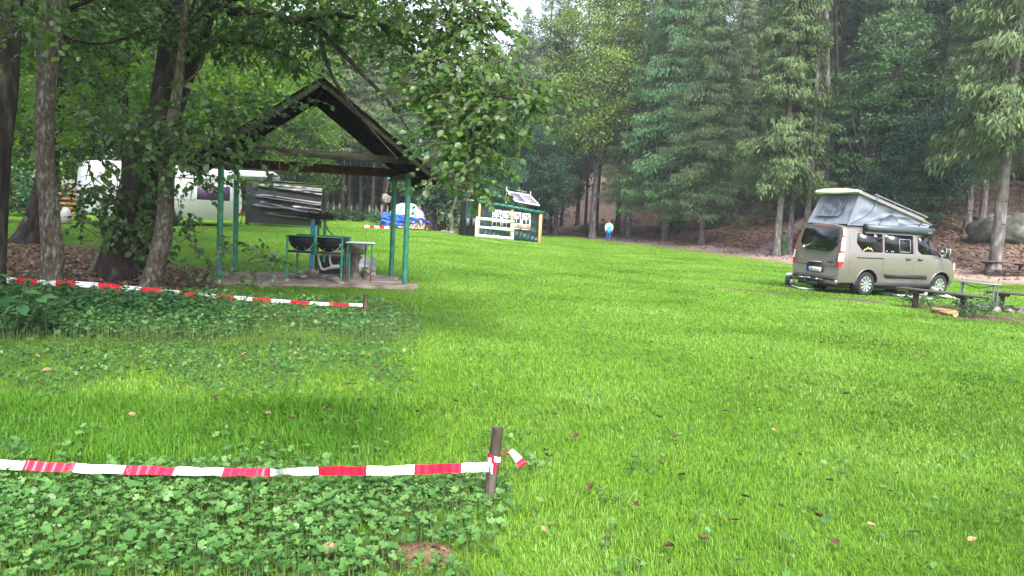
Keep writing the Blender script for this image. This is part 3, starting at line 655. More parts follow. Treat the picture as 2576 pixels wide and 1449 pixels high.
mb = leafy([(600, 60, 14, 160, 90), (760, 60, 13.2, 120, 70), (890, 40, 12.4, 120, 60), (1050, 80, 11.4, 120, 90), (1160, 50, 10.6, 100, 80), (1215, 20, 10.4, 60, 60), (1085, 200, 10.8, 70, 85), (1150, 190, 10.2, 110, 100),
             (1235, 190, 9.6, 65, 85), (1270, 120, 9.8, 35, 50, .8), (1125, 330, 9.7, 70, 75), (1200, 310, 9.4, 105, 85), (1310, 250, 9.2, 75, 50), (1395, 240, 9.0, 42, 26), (1335, 290, 9.2, 50, 32), (1145, 408, 9.4, 55, 40), (1215, 390, 9.3, 50, 45),
             (1108, 452, 9.4, 20, 22), (1200, 445, 9.2, 18, 36), (1212, 488, 9.2, 12, 14), (930, 140, 12, 60, 30, .4), (740, 150, 13.5, 70, 40, .6)]
            + cloud(14, 500, 1230, -320, -20, 9.5, 14, 100, 150, .5), .083, np.random.default_rng(34), 3.5, .8)
for pts, ws in (([(520, 20, dD - .8), (560, 28, dD - 1.2), (640, 32, dD - 1.8), (730, 52, 13.2), (800, 75, 12.6), (850, 120, 12), (900, 175, 11.4), (960, 235, 10.8), (1005, 290, 10.4), (1040, 350, 10)], [30, 24, 20, 18, 16, 14, 12, 10, 7, 4]),
                ([(800, 75, 12.6), (830, 180, 12), (880, 260, 11.6), (930, 320, 11), (1000, 400, 10.2)], [12, 9, 8, 6, 4]),
                ([(740, 52, 13.2), (860, 40, 12), (980, 70, 11), (1080, 130, 10.4), (1180, 220, 9.8), (1270, 245, 9.3), (1380, 252, 9)], [16, 14, 12, 10, 8, 5, 2]),
                ([(960, 70, 11.2), (1060, 160, 10.4), (1120, 260, 9.8), (1170, 360, 9.5), (1205, 450, 9.2)], [9, 7, 6, 4, 2]),
                ([(512, 40, dD - .8), (620, -20, 13.4), (760, -60, 12.2), (950, -60, 11), (1150, -10, 10.3), (1260, 110, 9.8)], [26, 20, 16, 12, 8, 3]),
                ([(480, 110, dD - .6), (600, 105, 13.8), (700, 130, 13.2), (780, 175, 13)], [12, 9, 6, 3])):
    bark_tube(pts, ws, 7, 6, .06, 5, mb, 2)
bark_tube([(462, 92, dD - 1), (497, 98, dD - 1.3), (512, 125, dD - 1.4), (504, 165, dD - 1.4), (480, 198, dD - 1.4), (428, 222, dD - 1.3)], [4, 7, 7, 7, 6, 4], 6, 6, .03, 5, mb, 1)
bark_tube([(497, 180, dD - 1.4), (508, 225, dD - 1.4), (530, 262, dD - 1.3)], [5, 4, 3], 6, 6, .03, 5, mb, 1)
attach(mb, 'crown', [MT['leaf_bough_lit'], MT['twig'], MT['bark_dark']], eD, False)
# E: thin curved stem in front of it, with the leaves hanging before the shelter
pE = hit(372, 728); dE = float((pE - CAM) @ _F)
eE = empty('hazel_tree', pE, 0, 'slim curved grey stem bowing up in front of the massive dark alder', 'tree')
attach(bark_tube([(360, 760, dE), (374, 722, dE), (394, 660, dE), (410, 600, dE), (417, 530, dE), (421, 430, dE), (428, 350, dE), (438, 280, dE), (449, 210, dE), (460, 120, dE), (468, 20, dE), (475, -80, dE)], [52, 46, 44, 46, 40, 38, 33, 28, 24, 20, 16, 8], 14, 7, .05, 15), 'trunk', [MT['bark_lichen']], eE)
attach(leafy([(610, 320, 13, 80, 55, .75), (665, 240, 13.2, 60, 40, .5), (530, 290, 13, 100, 90), (450, 370, 13, 110, 80), (330, 330, 13, 110, 70), (720, 392, 13.3, 50, 22, .6), (790, 405, 13.2, 26, 12, .6), (500, 440, 13.4, 60, 40, .7), (600, 400, 13.2, 50, 30, .6),
              (760, 250, 13.4, 30, 20, .7), (690, 430, 13.2, 50, 20, .5), (640, 640, 13.6, 50, 45, .3), (560, 660, 13.8, 55, 50, .5), (480, 600, 14, 50, 60, .35), (680, 665, 13.2, 35, 35, .25), (600, 590, 13.9, 40, 45, .3), (470, 520, 14, 40, 40, .35), (220, 400, 13.2, 70, 60, .6)], .105, np.random.default_rng(35), 2.0, .7),
       'crown', [MT['leaf_near'], MT['twig']], eE, False)
# ivy and shoots climbing the big trunk
eI = empty('climbing_ivy', pD, 0, 'dark leafy shoots climbing the massive alder trunk', 'ivy')
attach(leafy([(330, 560, dD - .8, 75, 85), (300, 480, dD - .8, 85, 70), (245, 560, dD - .5, 45, 65), (350, 640, dD - .9, 50, 40, .6), (230, 470, dD, 60, 60), (400, 500, dD - .7, 30, 60, .4)], .12, np.random.default_rng(36), 1.6, .9), 'foliage', [MT['leaf_near'], MT['twig']], eI, False)
# backlit crowns behind, to the left
for i, (px, d, lab) in enumerate(((250, 24, 'sunlit yellow-green tree filling the gap left of the massive alder'), (560, 26, 'sunlit yellow-green tree showing between the alder stems and the shelter roof'), (700, 30, 'light green tree directly behind the shelter gable'), (-60, 22, 'light green tree filling the upper left corner'))):
    p = at_dist({250: 318, 560: 372, 700: 380}.get(px, px), d); e = empty('lime_tree', p, 0, lab, 'tree')
    trunk_mb(13, .10, 40 + i, bend=.2).build('trunk', [MT['bark_dark']], e, True, 60)
    m = leafy(cloud(16, px - 190, px + 190, -60, 330 if px < 600 else 300, d - 2, d + 3, 60, 110, .8), .13, np.random.default_rng(50 + i), 1.5, .5, twigs=False)
    attach(m, 'crown', [MT['leaf_light']], e, False)
# unseen crowns above the frame; the nearest were added to shade the left lawn
gq = np.random.default_rng(61)
for i, (x, y, r_) in enumerate(((-9, 11, 4.5), (-5.5, 14, 4.2), (-12, 17, 5.0), (-6.5, 9.0, 4.2), (-6.0, 4.0, 4.2))):
    e = (eB, eD, eC, eA, eB)[i]  # the last crown only borrows its tree as parent
    m = broad_crown(70 + i, (x, y, 11.0), (r_, r_, 3.6), 160, 60, .26, limbs=False)
    attach(m, 'unseen_crown', [MT['leaf_near'], MT['twig']], e, False)

# ------------------------------------------------------------------ grass, ground ivy, weeds, dead leaves
def ivy_density(px, py):
    d = np.zeros_like(px)
    n = .5 + .5 * np.sin(px * .021 + 2 * np.sin(py * .017)) * np.sin(py * .031 + px * .004)
    e = 70 * np.sin(px * .009 + py * .013) + 50 * np.sin(py * .03 - px * .011)
    f = S((py - 1150 - .02 * px + .4 * e) / 90) * S((1370 - px + e) / 330) * S((1500 - py) / 60)
    f = f * np.where(py > 1300, .55 + .45 * n, 1) * np.where((px > 900) & (py > 1270), .45 + .5 * n, 1)
    d = np.maximum(d, f)
    b = S((py - 745 + .2 * e) / 34) * S((885 - py + .3 * e) / 50) * S((1030 - px + .6 * e) / 170)
    d = np.maximum(d, b)
    b2 = S((py - 845) / 30) * S((1010 - py + 40 * np.sin(px * .013)) / 70) * S((1080 - px) / 160) * (.72 + .28 * n)
    d = np.maximum(d, b2)
    sp_ = (.03 + .07 * S((1700 - px) / 600)) * S((py - 800) / 100) * S((n - .5) / .25)
    return np.maximum(d, sp_)
def scatter(dens, d0, d1, g, x_pad=420):
    """ground points, dens(depth) per square metre, in the strip the camera can see plus a margin"""
    out = []; edges = np.geomspace(d0, d1, 26)
    for a, b in zip(edges[:-1], edges[1:]):
        hw0 = (W0 / 2 + x_pad + 550 * (b < 6)) / FPX; w = hw0 * b * 2; n = int(w * (b - a) * dens((a + b) / 2))
        x = g.uniform(-hw0 * b, hw0 * b, n); y = g.uniform(a, b, n); out.append(np.stack([x, y], 1))
    P = np.concatenate(out); P = np.column_stack([P, height(P[:, 0], P[:, 1])])
    px, py, d = proj(P); xp = x_pad + 550 * (d < 5.5); m = (px > -xp) & (px < W0 + xp) & (py < H0 + 330)
    return P[m], px[m], py[m], d[m]
gg = np.random.default_rng(77)
P, px, py, d = scatter(lambda q: 7200 * min(1, (4.2 / q)) ** 1.62, 1.7, 60, gg)
li, so, pa, dr = masks(P[:, 0], P[:, 1]); iv = ivy_density(px, py)
keep = gg.random(len(P)) < (1 - li) ** 2 * (1 - .93 * so) * (1 - pa) * (1 - .45 * dr) * (1 - np.where(py < 1100, .85, .55) * iv)
P, d, iv, dr, px, py = P[keep], d[keep], iv[keep], dr[keep], px[keep], py[keep]
n = len(P); wd = np.maximum(1, d / 4.2) ** .80
cl = wob(P[:, 0], P[:, 1], 1.9) * .5 + wob(P[:, 0] + 3, P[:, 1], 5.1) * .5
tall = 1 + .35 * cl + .35 * ((px < 1000) & (py < 1180) & (py > 1000)) + .3 * np.exp(-((px - 1235) / 90) ** 2 - ((py - 1270) / 40) ** 2) * 2
hgt = gg.uniform(.022, .058, n) * tall * np.where(d > 9, 1 / (1 + (d - 9) * .012), 1)
az = gg.uniform(0, 2 * math.pi, n); lean = np.abs(gg.normal(.75, .55, n)) + .35 * (cl > .2)
wind = 2.4 + 1.2 * wob(P[:, 0], P[:, 1], .8); az = np.where(gg.random(n) < .45, wind + gg.normal(0, .5, n), az)
hd = np.stack([np.cos(az), np.sin(az), np.zeros(n)], 1); sd_ = np.stack([-np.sin(az), np.cos(az), np.zeros(n)], 1)
w = gg.uniform(.0013, .0027, n) * wd
up = np.array([0, 0, 1.0])
b0 = P - sd_ * w[:, None]; b1 = P + sd_ * w[:, None]
mid = P + hd * (hgt * lean * .35)[:, None] + up * (hgt * .62)[:, None]
m0 = mid - sd_ * (w * .8)[:, None]; m1 = mid + sd_ * (w * .8)[:, None]
tip = P + hd * (hgt * lean)[:, None] + up * (hgt * (1.02 - .22 * np.minimum(lean, 1.6)))[:, None]
lush_shade = S((1120 - px + 60 * np.sin(py * .02)) / 300) * S((py - 985) / 60) * S((1215 - py) / 60); lm = gg.random(n) < .85 * lush_shade
for nm, lab, sel, mt in (('grass', 'short bright green grass of the camping meadow', ~lm, 'grass'), ('long_grass_shade', 'longer grass between the two tapes, tree shade put into its deep green', lm, 'long_grass_shade')):
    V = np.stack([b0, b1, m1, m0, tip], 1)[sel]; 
    if mt == 'long_grass_shade': V = V[:, :1] + (V - V[:, :1]) * [1.35, 1.35, 1.55]
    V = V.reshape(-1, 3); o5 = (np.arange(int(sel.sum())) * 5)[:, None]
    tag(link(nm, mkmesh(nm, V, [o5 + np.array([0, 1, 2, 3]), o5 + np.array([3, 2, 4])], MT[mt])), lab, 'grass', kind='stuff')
print('grass blades', n)
def carpet(name, label, P, tv, tf, size, mat, g, lift, tilt=.4, stem=None):
    n = len(P); N = np.array([0, -.1, 1.0]) + g.normal(0, tilt, (n, 3)); A = np.column_stack([g.normal(0, 1, (n, 2)), g.normal(0, .2, n)])
    X, Y, Z = frames(A, N); Q = P + np.array([0, 0, 1]) * lift[:, None]
    V, F = stamp(tv, tf, Q, X, Y, Z, size); mb = MB(); mb.add(V, F, 0)
    if stem is not None:
        k = len(P); a = P.copy(); b = Q; s_ = np.array([.002, 0, 0]); SV = np.stack([a - s_, a + s_, b + s_, b - s_], 1).reshape(-1, 3); mb.add(SV, [(np.arange(k) * 4)[:, None] + np.arange(4)], 1)
    o = mb.build(name, [mat] + ([stem] if stem else [])); return tag(o, label, 'ground cover', kind='stuff')
g3 = np.random.default_rng(78)
P, px, py, d = scatter(lambda q: 2700 if q < 6 else 1000, 1.7, 13, g3, 300)
iv = ivy_density(px, py) * (1 - np.exp(-((px - 1066) / 75) ** 2 - ((py - 1404) / 38) ** 2)); k = g3.random(len(P)) < iv * np.where(py > 1100, .9, .85); P, d, py, px = P[k], d[k], py[k], px[k]
size = (.013 + .042 * g3.random(len(P)) ** 1.4) * np.where(py < 860, 1.2, np.where(py < 1100, .8, 1.0)); lift = g3.uniform(.02, .11, len(P)) * np.where(py < 1100, np.where(py < 870, 1.8, .7), 1.0)
carpet('ground_ivy', 'round scalloped ground ivy leaves under the red and white tapes', P, IVY_V, IVY_F, size, MT['ivy'], g3, lift, .33, MT['stem'])
# taller nettles and balsam on the bank below the far tape
P, px, py, d = scatter(lambda q: 100, 6, 15, g3, 300)
line = 712 + .075 * px
k = (py > line + 34) & (py < 850) & (px < 640) & (g3.random(len(P)) < S((660 - px) / 200)); P = P[k]
WP = []; WA = []; WN = []; WL = []; mbw = MB()
for q, qy in zip(P, py[k]):
    H_ = g3.uniform(.14, .38) * (.4 + .6 * float(S((848 - qy) / 55))); lean_ = g3.normal(0, .12, 2)
    top = q + [lean_[0] * H_, lean_[1] * H_, H_]; mbw.tube(np.array([q, (q + top) / 2, top]), [.005, .004, .002], 3, 1, cap=False)
    m = 14; t = np.repeat(np.linspace(.25, 1, m // 2), 2); a = np.arange(m) * 1.57 + np.repeat(g3.uniform(0, 3, m // 2), 2)
    WP.append(q + (top - q) * t[:, None]); WA.append(np.stack([np.cos(a), np.sin(a), np.full(m, -.25)], 1) + g3.normal(0, .15, (m, 3))); WN.append(np.array([0, 0, 1.0]) + g3.normal(0, .25, (m, 3))); WL.append(g3.uniform(.06, .12, m) * (1.25 - .5 * t))
X, Y, Z = frames(np.concatenate(WA), np.concatenate(WN)); L = np.concatenate(WL); V, F = stamp(LEAF_V, LEAF_F, np.concatenate(WP), X, Y, Z, L, L * .8, L); mbw.add(V, F, 0)
tag(mbw.build('nettles', [MT['weed'], MT['stem']]), 'bank of nettles and balsam below the far tape', 'weeds', kind='stuff')
# one big-leaved plant close by at the left edge
def weed_plant(px, py, label, H_, nst, leaf, spread, g, mat='weed', cat='plant', name='balsam_plant', group=None):
    p = hit(px, py); e = empty(name, p, 0, label, cat, group); mb = MB(); LP = []; LA = []; LN = []; LL = []
    for _ in range(nst):
        a = g.uniform(0, 6.28); s0 = np.array([math.cos(a), math.sin(a), 0]) * g.uniform(0, spread * .35); h_ = H_ * g.uniform(.65, 1.1); tp = s0 * 1.2 + np.array([math.cos(a), math.sin(a), 0]) * spread * .6 * g.random() + [0, 0, h_]
        C = smooth_path([s0, (s0 + tp) / 2 + g.normal(0, .03, 3), tp], 5); mb.tube(C, np.linspace(.008, .003, len(C)) * max(.5, H_), 4, 1, cap=False)
        m = max(6, int(h_ / leaf * 2.2)); t = np.sort(g.uniform(.3, 1, m)); ba = g.uniform(0, 6.28, m)
        LP.append(s0 + (tp - s0) * t[:, None]); LA.append(np.stack([np.cos(ba), np.sin(ba), g.uniform(-.5, .15, m)], 1)); LN.append(np.array([0, 0, 1.0]) + g.normal(0, .3, (m, 3))); LL.append(leaf * g.uniform(.6, 1.2, m))
    X, Y, Z = frames(np.concatenate(LA), np.concatenate(LN)); L = np.concatenate(LL); V, F = stamp(LEAF_V, LEAF_F, np.concatenate(LP), X, Y, Z, L, L * .75, L); mb.add(V, F, 0)
    o = mb.build('foliage', [MT[mat], MT['stem']], e); return e
weed_plant(25, 860, 'big-leaved balsam plant with yellow-tipped shoots at the left edge of the photo', .75, 12, .17, .55, g3)
weed_plant(95, 850, 'bushy balsam plant right beside the big-leaved one, below the tape', .6, 10, .14, .5, g3)
weed_plant(2302, 772, 'low weedy clump under the left leg of the long bench', .4, 26, .07, .9, g3, name='weed_clump', group='weed clumps by the benches')
weed_plant(2345, 775, 'low weedy clump between the two bench legs', .3, 20, .06, .7, g3, name='weed_clump', group='weed clumps by the benches')
weed_plant(2445, 797, 'dense round weed tuft just left of the fire ring', .42, 40, .08, .75, g3, name='weed_clump', group='weed clumps by the benches')
weed_plant(2487, 768, 'leafy weed clump behind the metal camp table legs', .4, 22, .08, .6, g3, name='weed_clump', group='weed clumps by the benches')
weed_plant(905, 703, 'green weeds at the foot of the stone pedestal basin', .3, 18, .08, .4, g3, name='weed_clump')
weed_plant(955, 572, 'small leafy weeds under the far strip of tape', .45, 14, .12, .7, g3, name='weed_clump')
# leaf litter on the forest floor and under the alders
P, px, py, d = scatter(lambda q: 42 if q > 22 else 90, 9, 85, g3, 300)
li, so, pa, dr = masks(P[:, 0], P[:, 1]); lim = np.where(d < 22, so * (px < 640), li * (1 - .75 * pa)); k = g3.random(len(P)) < lim; P = P[k]; d = d[k]
carpet('leaf_litter', 'brown dead leaves covering the forest floor', P, LEAF_V, LEAF_F, g3.uniform(.07, .15, len(P)) * np.where(d < 22, .8, 1.25), MT['litter'], g3, g3.uniform(.01, .05, len(P)), .4)
print('litter', len(P))
# single dead leaves lying on the lawn
def dead_leaf_mesh(seed):
    g = np.random.default_rng(seed); m = MB(); n = 9
    t = np.linspace(0, 1, n); wdt = .36 * np.sin(np.pi * t ** .8) ** .8 + .01; G = np.zeros((n, 5, 3)); curl = g.uniform(.8, 2.2)
    for i in range(n):
        for j, s in enumerate((-1, -.5, 0, .5, 1)):
            a = s * curl * .7; G[i, j] = (t[i] - .5, wdt[i] * math.sin(a) / curl * 1.5, wdt[i] * (1 - math.cos(a)) * .9 + .14 * (t[i] - .5) ** 2 * g.uniform(.2, 3) + g.normal(0, .015))
    m.sheet(G); return mkmesh_mb(m, 'dead_leaf', [MT['dead_brown']], True)
MT['dead_brown'] = pm("dead_leaf_brown", [(.3, (.018, .011, .007)), (.55, (.06, .037, .021)), (.75, (.16, .105, .06))], 5, .75, spec=.25, bump=.4)
MT['dead_tan'] = pm("dead_leaf_tan", [(.3, (.12, .075, .04)), (.7, (.28, .20, .11))], 5, .75, spec=.25)
MT['dead_yellow'] = pm("dead_leaf_yellow", [(.35, (.42, .36, .09)), (.6, (.5, .47, .16)), (.75, (.25, .12, .05))], 4, .6, spec=.3)
DL = [dead_leaf_mesh(s) for s in range(5)]
DT = []
for mm in DL[:2]:
    q = mm.copy(); q.materials[0] = MT['dead_tan']; DT.append(q)
DY = DL[1].copy(); DY.materials[0] = MT['dead_yellow']
def dead_leaf(px, py, L, me, label, group=None):
    p = hit(px, py); o = link('fallen_leaf', me, None, (p[0], p[1], p[2] + .055 + .2 * L)); o.scale = (L, L, L)
    o.rotation_euler = (random.uniform(-.5, .5), random.uniform(-.4, .4), random.uniform(0, 6.28)); tag(o, label, 'fallen leaf', group); return o
dead_leaf(613, 1352, .10, DY, 'large yellow fallen leaf lying on the ground ivy')
dead_leaf(730, 1350, .085, DL[0], 'curled reddish brown leaf on the ivy right of the large yellow leaf')
dead_leaf(426, 1385, .07, DL[2], 'small upright brown leaf in the ivy left of the large yellow leaf')
dead_leaf(1822, 1056, .11, DL[3], 'biggest dark curled brown leaf standing up in the middle of the lawn')
dead_leaf(825, 1425, .11, DT[0], 'pale green-brown withered leaf at the lower edge of the photo')
GB = 'dead leaves scattered on the lawn'
LPX = [(1710, 1220), (1845, 1338), (1965, 1300), (2095, 1390), (2015, 1168), (1660, 1068), (1850, 1095), (1948, 1102), (1690, 1122), (1660, 1190), (1580, 1015), (1640, 870), (1697, 875), (1550, 856), (1895, 912), (2062, 1033), (2240, 1102), (2190, 1030),
       (2285, 1120), (2080, 1235), (2250, 1212), (2240, 1262), (2405, 1115), (2380, 1245), (2130, 1005), (1150, 920), (1255, 830), (1290, 825), (1180, 965), (1045, 1060), (1138, 1028), (1130, 1290), (1365, 1360), (1530, 1385), (1680, 1412), (1480, 1255),
       (1870, 1280), (2190, 1350), (2300, 1370), (2060, 1330), (2160, 1150), (2520, 1310), (2350, 1010), (1450, 1120), (1390, 1060), (1990, 990), (2120, 905), (2300, 910), (1740, 970), (1330, 990), (1600, 1300), (1765, 1385), (2440, 1390)]
for i, (px, py) in enumerate(LPX):
    tanl = i % 5 == 2
    dead_leaf(px + random.uniform(-6, 6), py + random.uniform(-4, 4), random.uniform(.038, .07), (DT if tanl else DL)[i % (2 if tanl else 5)], 'pale tan dead leaf lying in the bright lawn' if tanl else 'small dark curled dead leaf lying in the bright lawn', 'tan leaves scattered on the lawn' if tanl else GB)
GI = 'dead leaves on the shaded ivy'
for i in range(34):
    px = random.uniform(60, 980); py = random.uniform(905, 1075)
    dead_leaf(px, py, random.uniform(.05, .085), (DT if i % 3 == 0 else DL)[i % 2], 'pale tan dead leaf among the shaded ivy between the two tapes' if i % 3 == 0 else 'brown dead leaf among the shaded ivy between the two tapes', GI + (', tan' if i % 3 == 0 else ''))

# small heap of dug earth in the foreground ivy
p = hit(1066, 1404); gm = np.random.default_rng(9); m = MB(); G = []
for i in range(15):
    r = i / 14; G.append([(.15 * r * math.cos(a) * (1 + .12 * math.sin(3 * a)), .13 * r * math.sin(a) * (1 + .15 * math.sin(2 * a + 1)), .05 * (1 - r ** 2) + gm.normal(0, .004) - .01 * (r > .95)) for a in np.linspace(0, 2 * math.pi, 29)])
m.sheet(np.array(G)); MT['earth'] = pm("earth", [(.3, (.06, .036, .022)), (.55, (.16, .10, .06)), (.75, (.28, .20, .125))], 22, .95, spec=.1, bump=1, bscale=60)
tag(m.build('soil_mound', [MT['earth']], None, True, None, p + [0, 0, .012]), kind='structure')

# ------------------------------------------------------------------ materials of made things
MT['wood_stake'] = pm("stake_wood", [(.3, (.018, .014, .012)), (.5, (.06, .048, .038)), (.7, (.15, .13, .10))], 14, .85, spec=.2, bump=1, bscale=40, stretch=(1, 1, .12))
MT['tape_red'] = pm("tape_red", var((.70, .012, .045), .85, 1.1), 6, .35, spec=.5, bump=.15, bscale=14)
MT['tape_white'] = pm("tape_white", var((.80, .81, .84), .92, 1.05), 6, .35, spec=.5, bump=.15, bscale=14)
MT['roof_dark'] = pm("roof_boards_dark", [(.3, (.006, .004, .004)), (.6, (.016, .010, .009)), (.8, (.035, .024, .02))], 5, .85, spec=.2, bump=.6, bscale=20, stretch=(4, .4, 4))
MT['beam'] = pm("beam_weathered", [(.3, (.035, .032, .024)), (.7, (.11, .10, .075))], 6, .85, spec=.2, bump=.6, bscale=20, stretch=(.4, 4, 4))
MT['beam_red'] = pm("beam_brown", [(.3, (.035, .016, .010)), (.7, (.11, .05, .03))], 6, .85, spec=.2)
MT['green_paint'] = pm("green_paint", [(.25, (.012, .10, .065)), (.6, (.03, .20, .13)), (.8, (.07, .27, .19))], 9, .45, spec=.5, bump=.3, bscale=30)
MT['rust'] = pm("rust", var((.13, .06, .03), .6, 1.4), 15, .9)
MT['concrete'] = pm("concrete", [(.3, (.10, .08, .066)), (.55, (.22, .18, .155)), (.75, (.33, .285, .25))], 3, .9, spec=.2, bump=.6, bscale=18, detail=9)
MT['black_plate'] = pm("black_plate", var((.010, .010, .014), .6, 1.6), 5, .55, spec=.35)
MT['steel'] = pm("steel", var((.45, .46, .48), .8, 1.15), 8, .35, metal=.85)
MT['alu'] = pm("aluminium", var((.17, .18, .20), .85, 1.1), 8, .6, metal=.3)
MT['blue_paint'] = pm("blue_paint", [(.35, (.02, .14, .36)), (.6, (.05, .24, .5)), (.75, (.02, .03, .05))], 8, .5)
MT['dark_iron'] = pm("dark_iron", var((.025, .022, .02), .6, 1.7), 9, .7, spec=.3)
MT['stone'] = pm("stone", [(.3, (.07, .065, .055)), (.55, (.20, .185, .16)), (.75, (.36, .34, .31))], 9, .92, spec=.2, bump=1, bscale=25, detail=9)
MT['white_top'] = pm("white_top", var((.5, .5, .5), .88, 1.05), 5, .5)
MT['tub'] = pm("tub_plastic", var((.022, .035, .042), .6, 1.7), 3, .5)
MT['board'] = pm("board_wood", [(.3, (.20, .12, .08)), (.7, (.42, .29, .2))], 4, .8, stretch=(.5, 5, 5))
MT['cloth_white'] = pm("cloth_white", var((.66, .65, .68), .9, 1.05), 4, .8)
MT['pink'] = pm("pink_bag", var((.65, .08, .2), .8, 1.1), 6, .6)
MT['orange'] = pm("orange_box", var((.7, .2, .06), .8, 1.1), 6, .6)
MT['pipe_grey'] = pm("pipe_grey", var((.36, .35, .34), .8, 1.15), 9, .5)
MT['tarp_black'] = pm("tarp_black", var((.014, .015, .02), .8, 1.3), 1.5, .25, spec=.7, coat=.25, bump=.25, bscale=3)
MT['yellow'] = pm("yellow_stripe", var((.8, .42, .02), .85, 1.1), 6, .5)
MT['black_net'] = pm("black_net", var((.008, .010, .010), .7, 1.5), 10, .8, spec=.15)
MT['green_tarp'] = pm("green_tarp", [(.3, (.005, .020, .019)), (.55, (.009, .033, .031)), (.75, (.018, .05, .047))], 3, .38, spec=.5, bump=.8, bscale=4, world=True)
MT['green_edge'] = pm("green_edge", var((.008, .105, .075), .7, 1.3), 8, .45, bump=.6, bscale=12)
MT['pale_wood'] = pm("pale_wood", [(.3, (.36, .22, .09)), (.7, (.52, .35, .17))], 5, .7, stretch=(4, 4, .4))
MT['white_wood'] = pm("white_wood", [(.28, (.45, .40, .38)), (.42, (.74, .70, .69)), (.7, (.80, .77, .76))], 7, .65)
MT['white_vinyl'] = pm("white_vinyl", var((.74, .76, .8), .95, 1.04), 4, .45)
MT['clear_dark'] = pm("window_film", [(.35, (.012, .02, .03)), (.6, (.05, .08, .11)), (.75, (.14, .16, .19))], 2.2, .12, spec=.7)
MT['tan_film'] = pm("window_film_tan", var((.42, .24, .12), .8, 1.1), 3, .2, spec=.6)
MT['pv'] = pm("solar_cells", var((.11, .10, .15), .85, 1.15), 6, .25, spec=.5)
MT['caravan'] = pm("caravan_white", var((.74, .75, .79), .95, 1.03), 2, .35, spec=.5)
MT['curtain'] = pm("purple_curtain", [(.35, (.055, .022, .09)), (.65, (.14, .06, .2))], 6, .5, spec=.6, stretch=(6, 6, .3), coat=.5)
MT['lilac'] = pm("lilac_sheet", var((.45, .44, .56), .92, 1.06), 2, .5)
MT['tent_grey'] = pm("tent_pale", var((.50, .46, .58), .92, 1.08), 2, .6)
MT['turq'] = pm("turquoise_trim", var((.02, .42, .62), .9, 1.1), 4, .5)
MT['tarp_blue'] = pm("tarp_blue", [(.3, (.008, .035, .24)), (.6, (.015, .075, .42)), (.8, (.05, .14, .55))], 5, .35, spec=.5, bump=1, bscale=6)
MT['logs'] = pm("cut_logs", [(.3, (.10, .055, .03)), (.5, (.40, .25, .13)), (.7, (.6, .42, .26))], 8, .85)
MT['dark_wood'] = pm("dark_wood", [(.3, (.022, .014, .012)), (.7, (.075, .05, .042))], 6, .8, spec=.25, stretch=(.4, 4, 4), bump=.4)
MT['bench_top'] = pm("bench_top", [(.3, (.035, .025, .023)), (.7, (.095, .072, .066))], 6, .75, stretch=(.4, 4, 4), bump=.4)
MT['rock'] = pm("rock", [(.3, (.03, .038, .026)), (.5, (.08, .085, .07)), (.72, (.16, .16, .145))], 1.6, .95, spec=.15, bump=1, bscale=5, detail=10)
MT['van_paint'] = pm("van_paint", [(.5, (.172, .157, .147))], 2, .28, metal=.3, spec=.5, coat=.8)
MT['glass_dark'] = pm("dark_glass", [(.5, (.006, .007, .010))], 2, .06, spec=.4)
MT['plastic_black'] = pm("plastic_black", var((.012, .013, .016), .8, 1.3), 9, .5, spec=.4)
MT['rubber'] = pm("rubber", var((.018, .018, .02), .7, 1.4), 9, .8, spec=.25)
MT['rim'] = pm("rim_silver", [(.5, (.62, .63, .66))], 4, .25, metal=.8)
MT['seam'] = pm("seam_dark", [(.5, (.02, .019, .017))], 4, .7)
MT['lamp_red'] = pm("lamp_red", [(.5, (.5, .008, .012))], 4, .15, spec=.7, coat=.5)
MT['lamp_white'] = pm("lamp_white", [(.5, (.75, .74, .78))], 4, .15, spec=.7, coat=.5)
MT['plate_white'] = pm("plate_white", [(.5, (.78, .8, .84))], 4, .4)
MT['plate_blue'] = pm("plate_blue", [(.5, (.012, .09, .48))], 4, .4)
MT['chrome'] = pm("chrome", [(.5, (.7, .72, .75))], 4, .12, metal=1)
MT['roof_cream'] = pm("roof_cream", var((.70, .66, .58), .97, 1.02), 2, .4, coat=.3)
MT['tent_canvas'] = pm("tent_canvas", var((.15, .172, .22), .86, 1.14), 3, .75, bump=.5, bscale=5)
MT['tent_mesh'] = pm("tent_mesh", [(.35, (.05, .065, .08)), (.65, (.12, .14, .175))], 9, .6, spec=.3, bump=.8, bscale=14)
MT['awning'] = pm("awning_case", var((.055, .075, .095), .85, 1.15), 3, .4, spec=.5)
MT['skin'] = pm("skin", var((.55, .30, .22), .92, 1.05), 6, .6)
MT['hair'] = pm("hair_brown", var((.10, .05, .03), .7, 1.3), 20, .7)
MT['jacket'] = pm("jacket_white", var((.74, .78, .78), .92, 1.04), 5, .7)
MT['shirt'] = pm("top_turquoise", var((.01, .45, .56), .85, 1.15), 8, .7)
MT['trousers'] = pm("trousers_blue", var((.025, .055, .34), .8, 1.2), 8, .8)
MT['sticker_gold'] = pm("sticker_gold", [(.5, (.66, .52, .24))], 4, .5)
MT['sticker_pink'] = pm("sticker_pink", [(.5, (.62, .25, .60))], 4, .5)
MT['sticker_green'] = pm("sticker_green", [(.5, (.20, .42, .22))], 4, .5)
MT['mat_grey'] = pm("mat_grey", [(.4, (.28, .28, .34)), (.6, (.55, .55, .6))], 22, .8, stretch=(1, .1, 1))
MT['orange_wood'] = pm("orange_wood", [(.3, (.12, .05, .02)), (.7, (.30, .14, .06))], 5, .75)

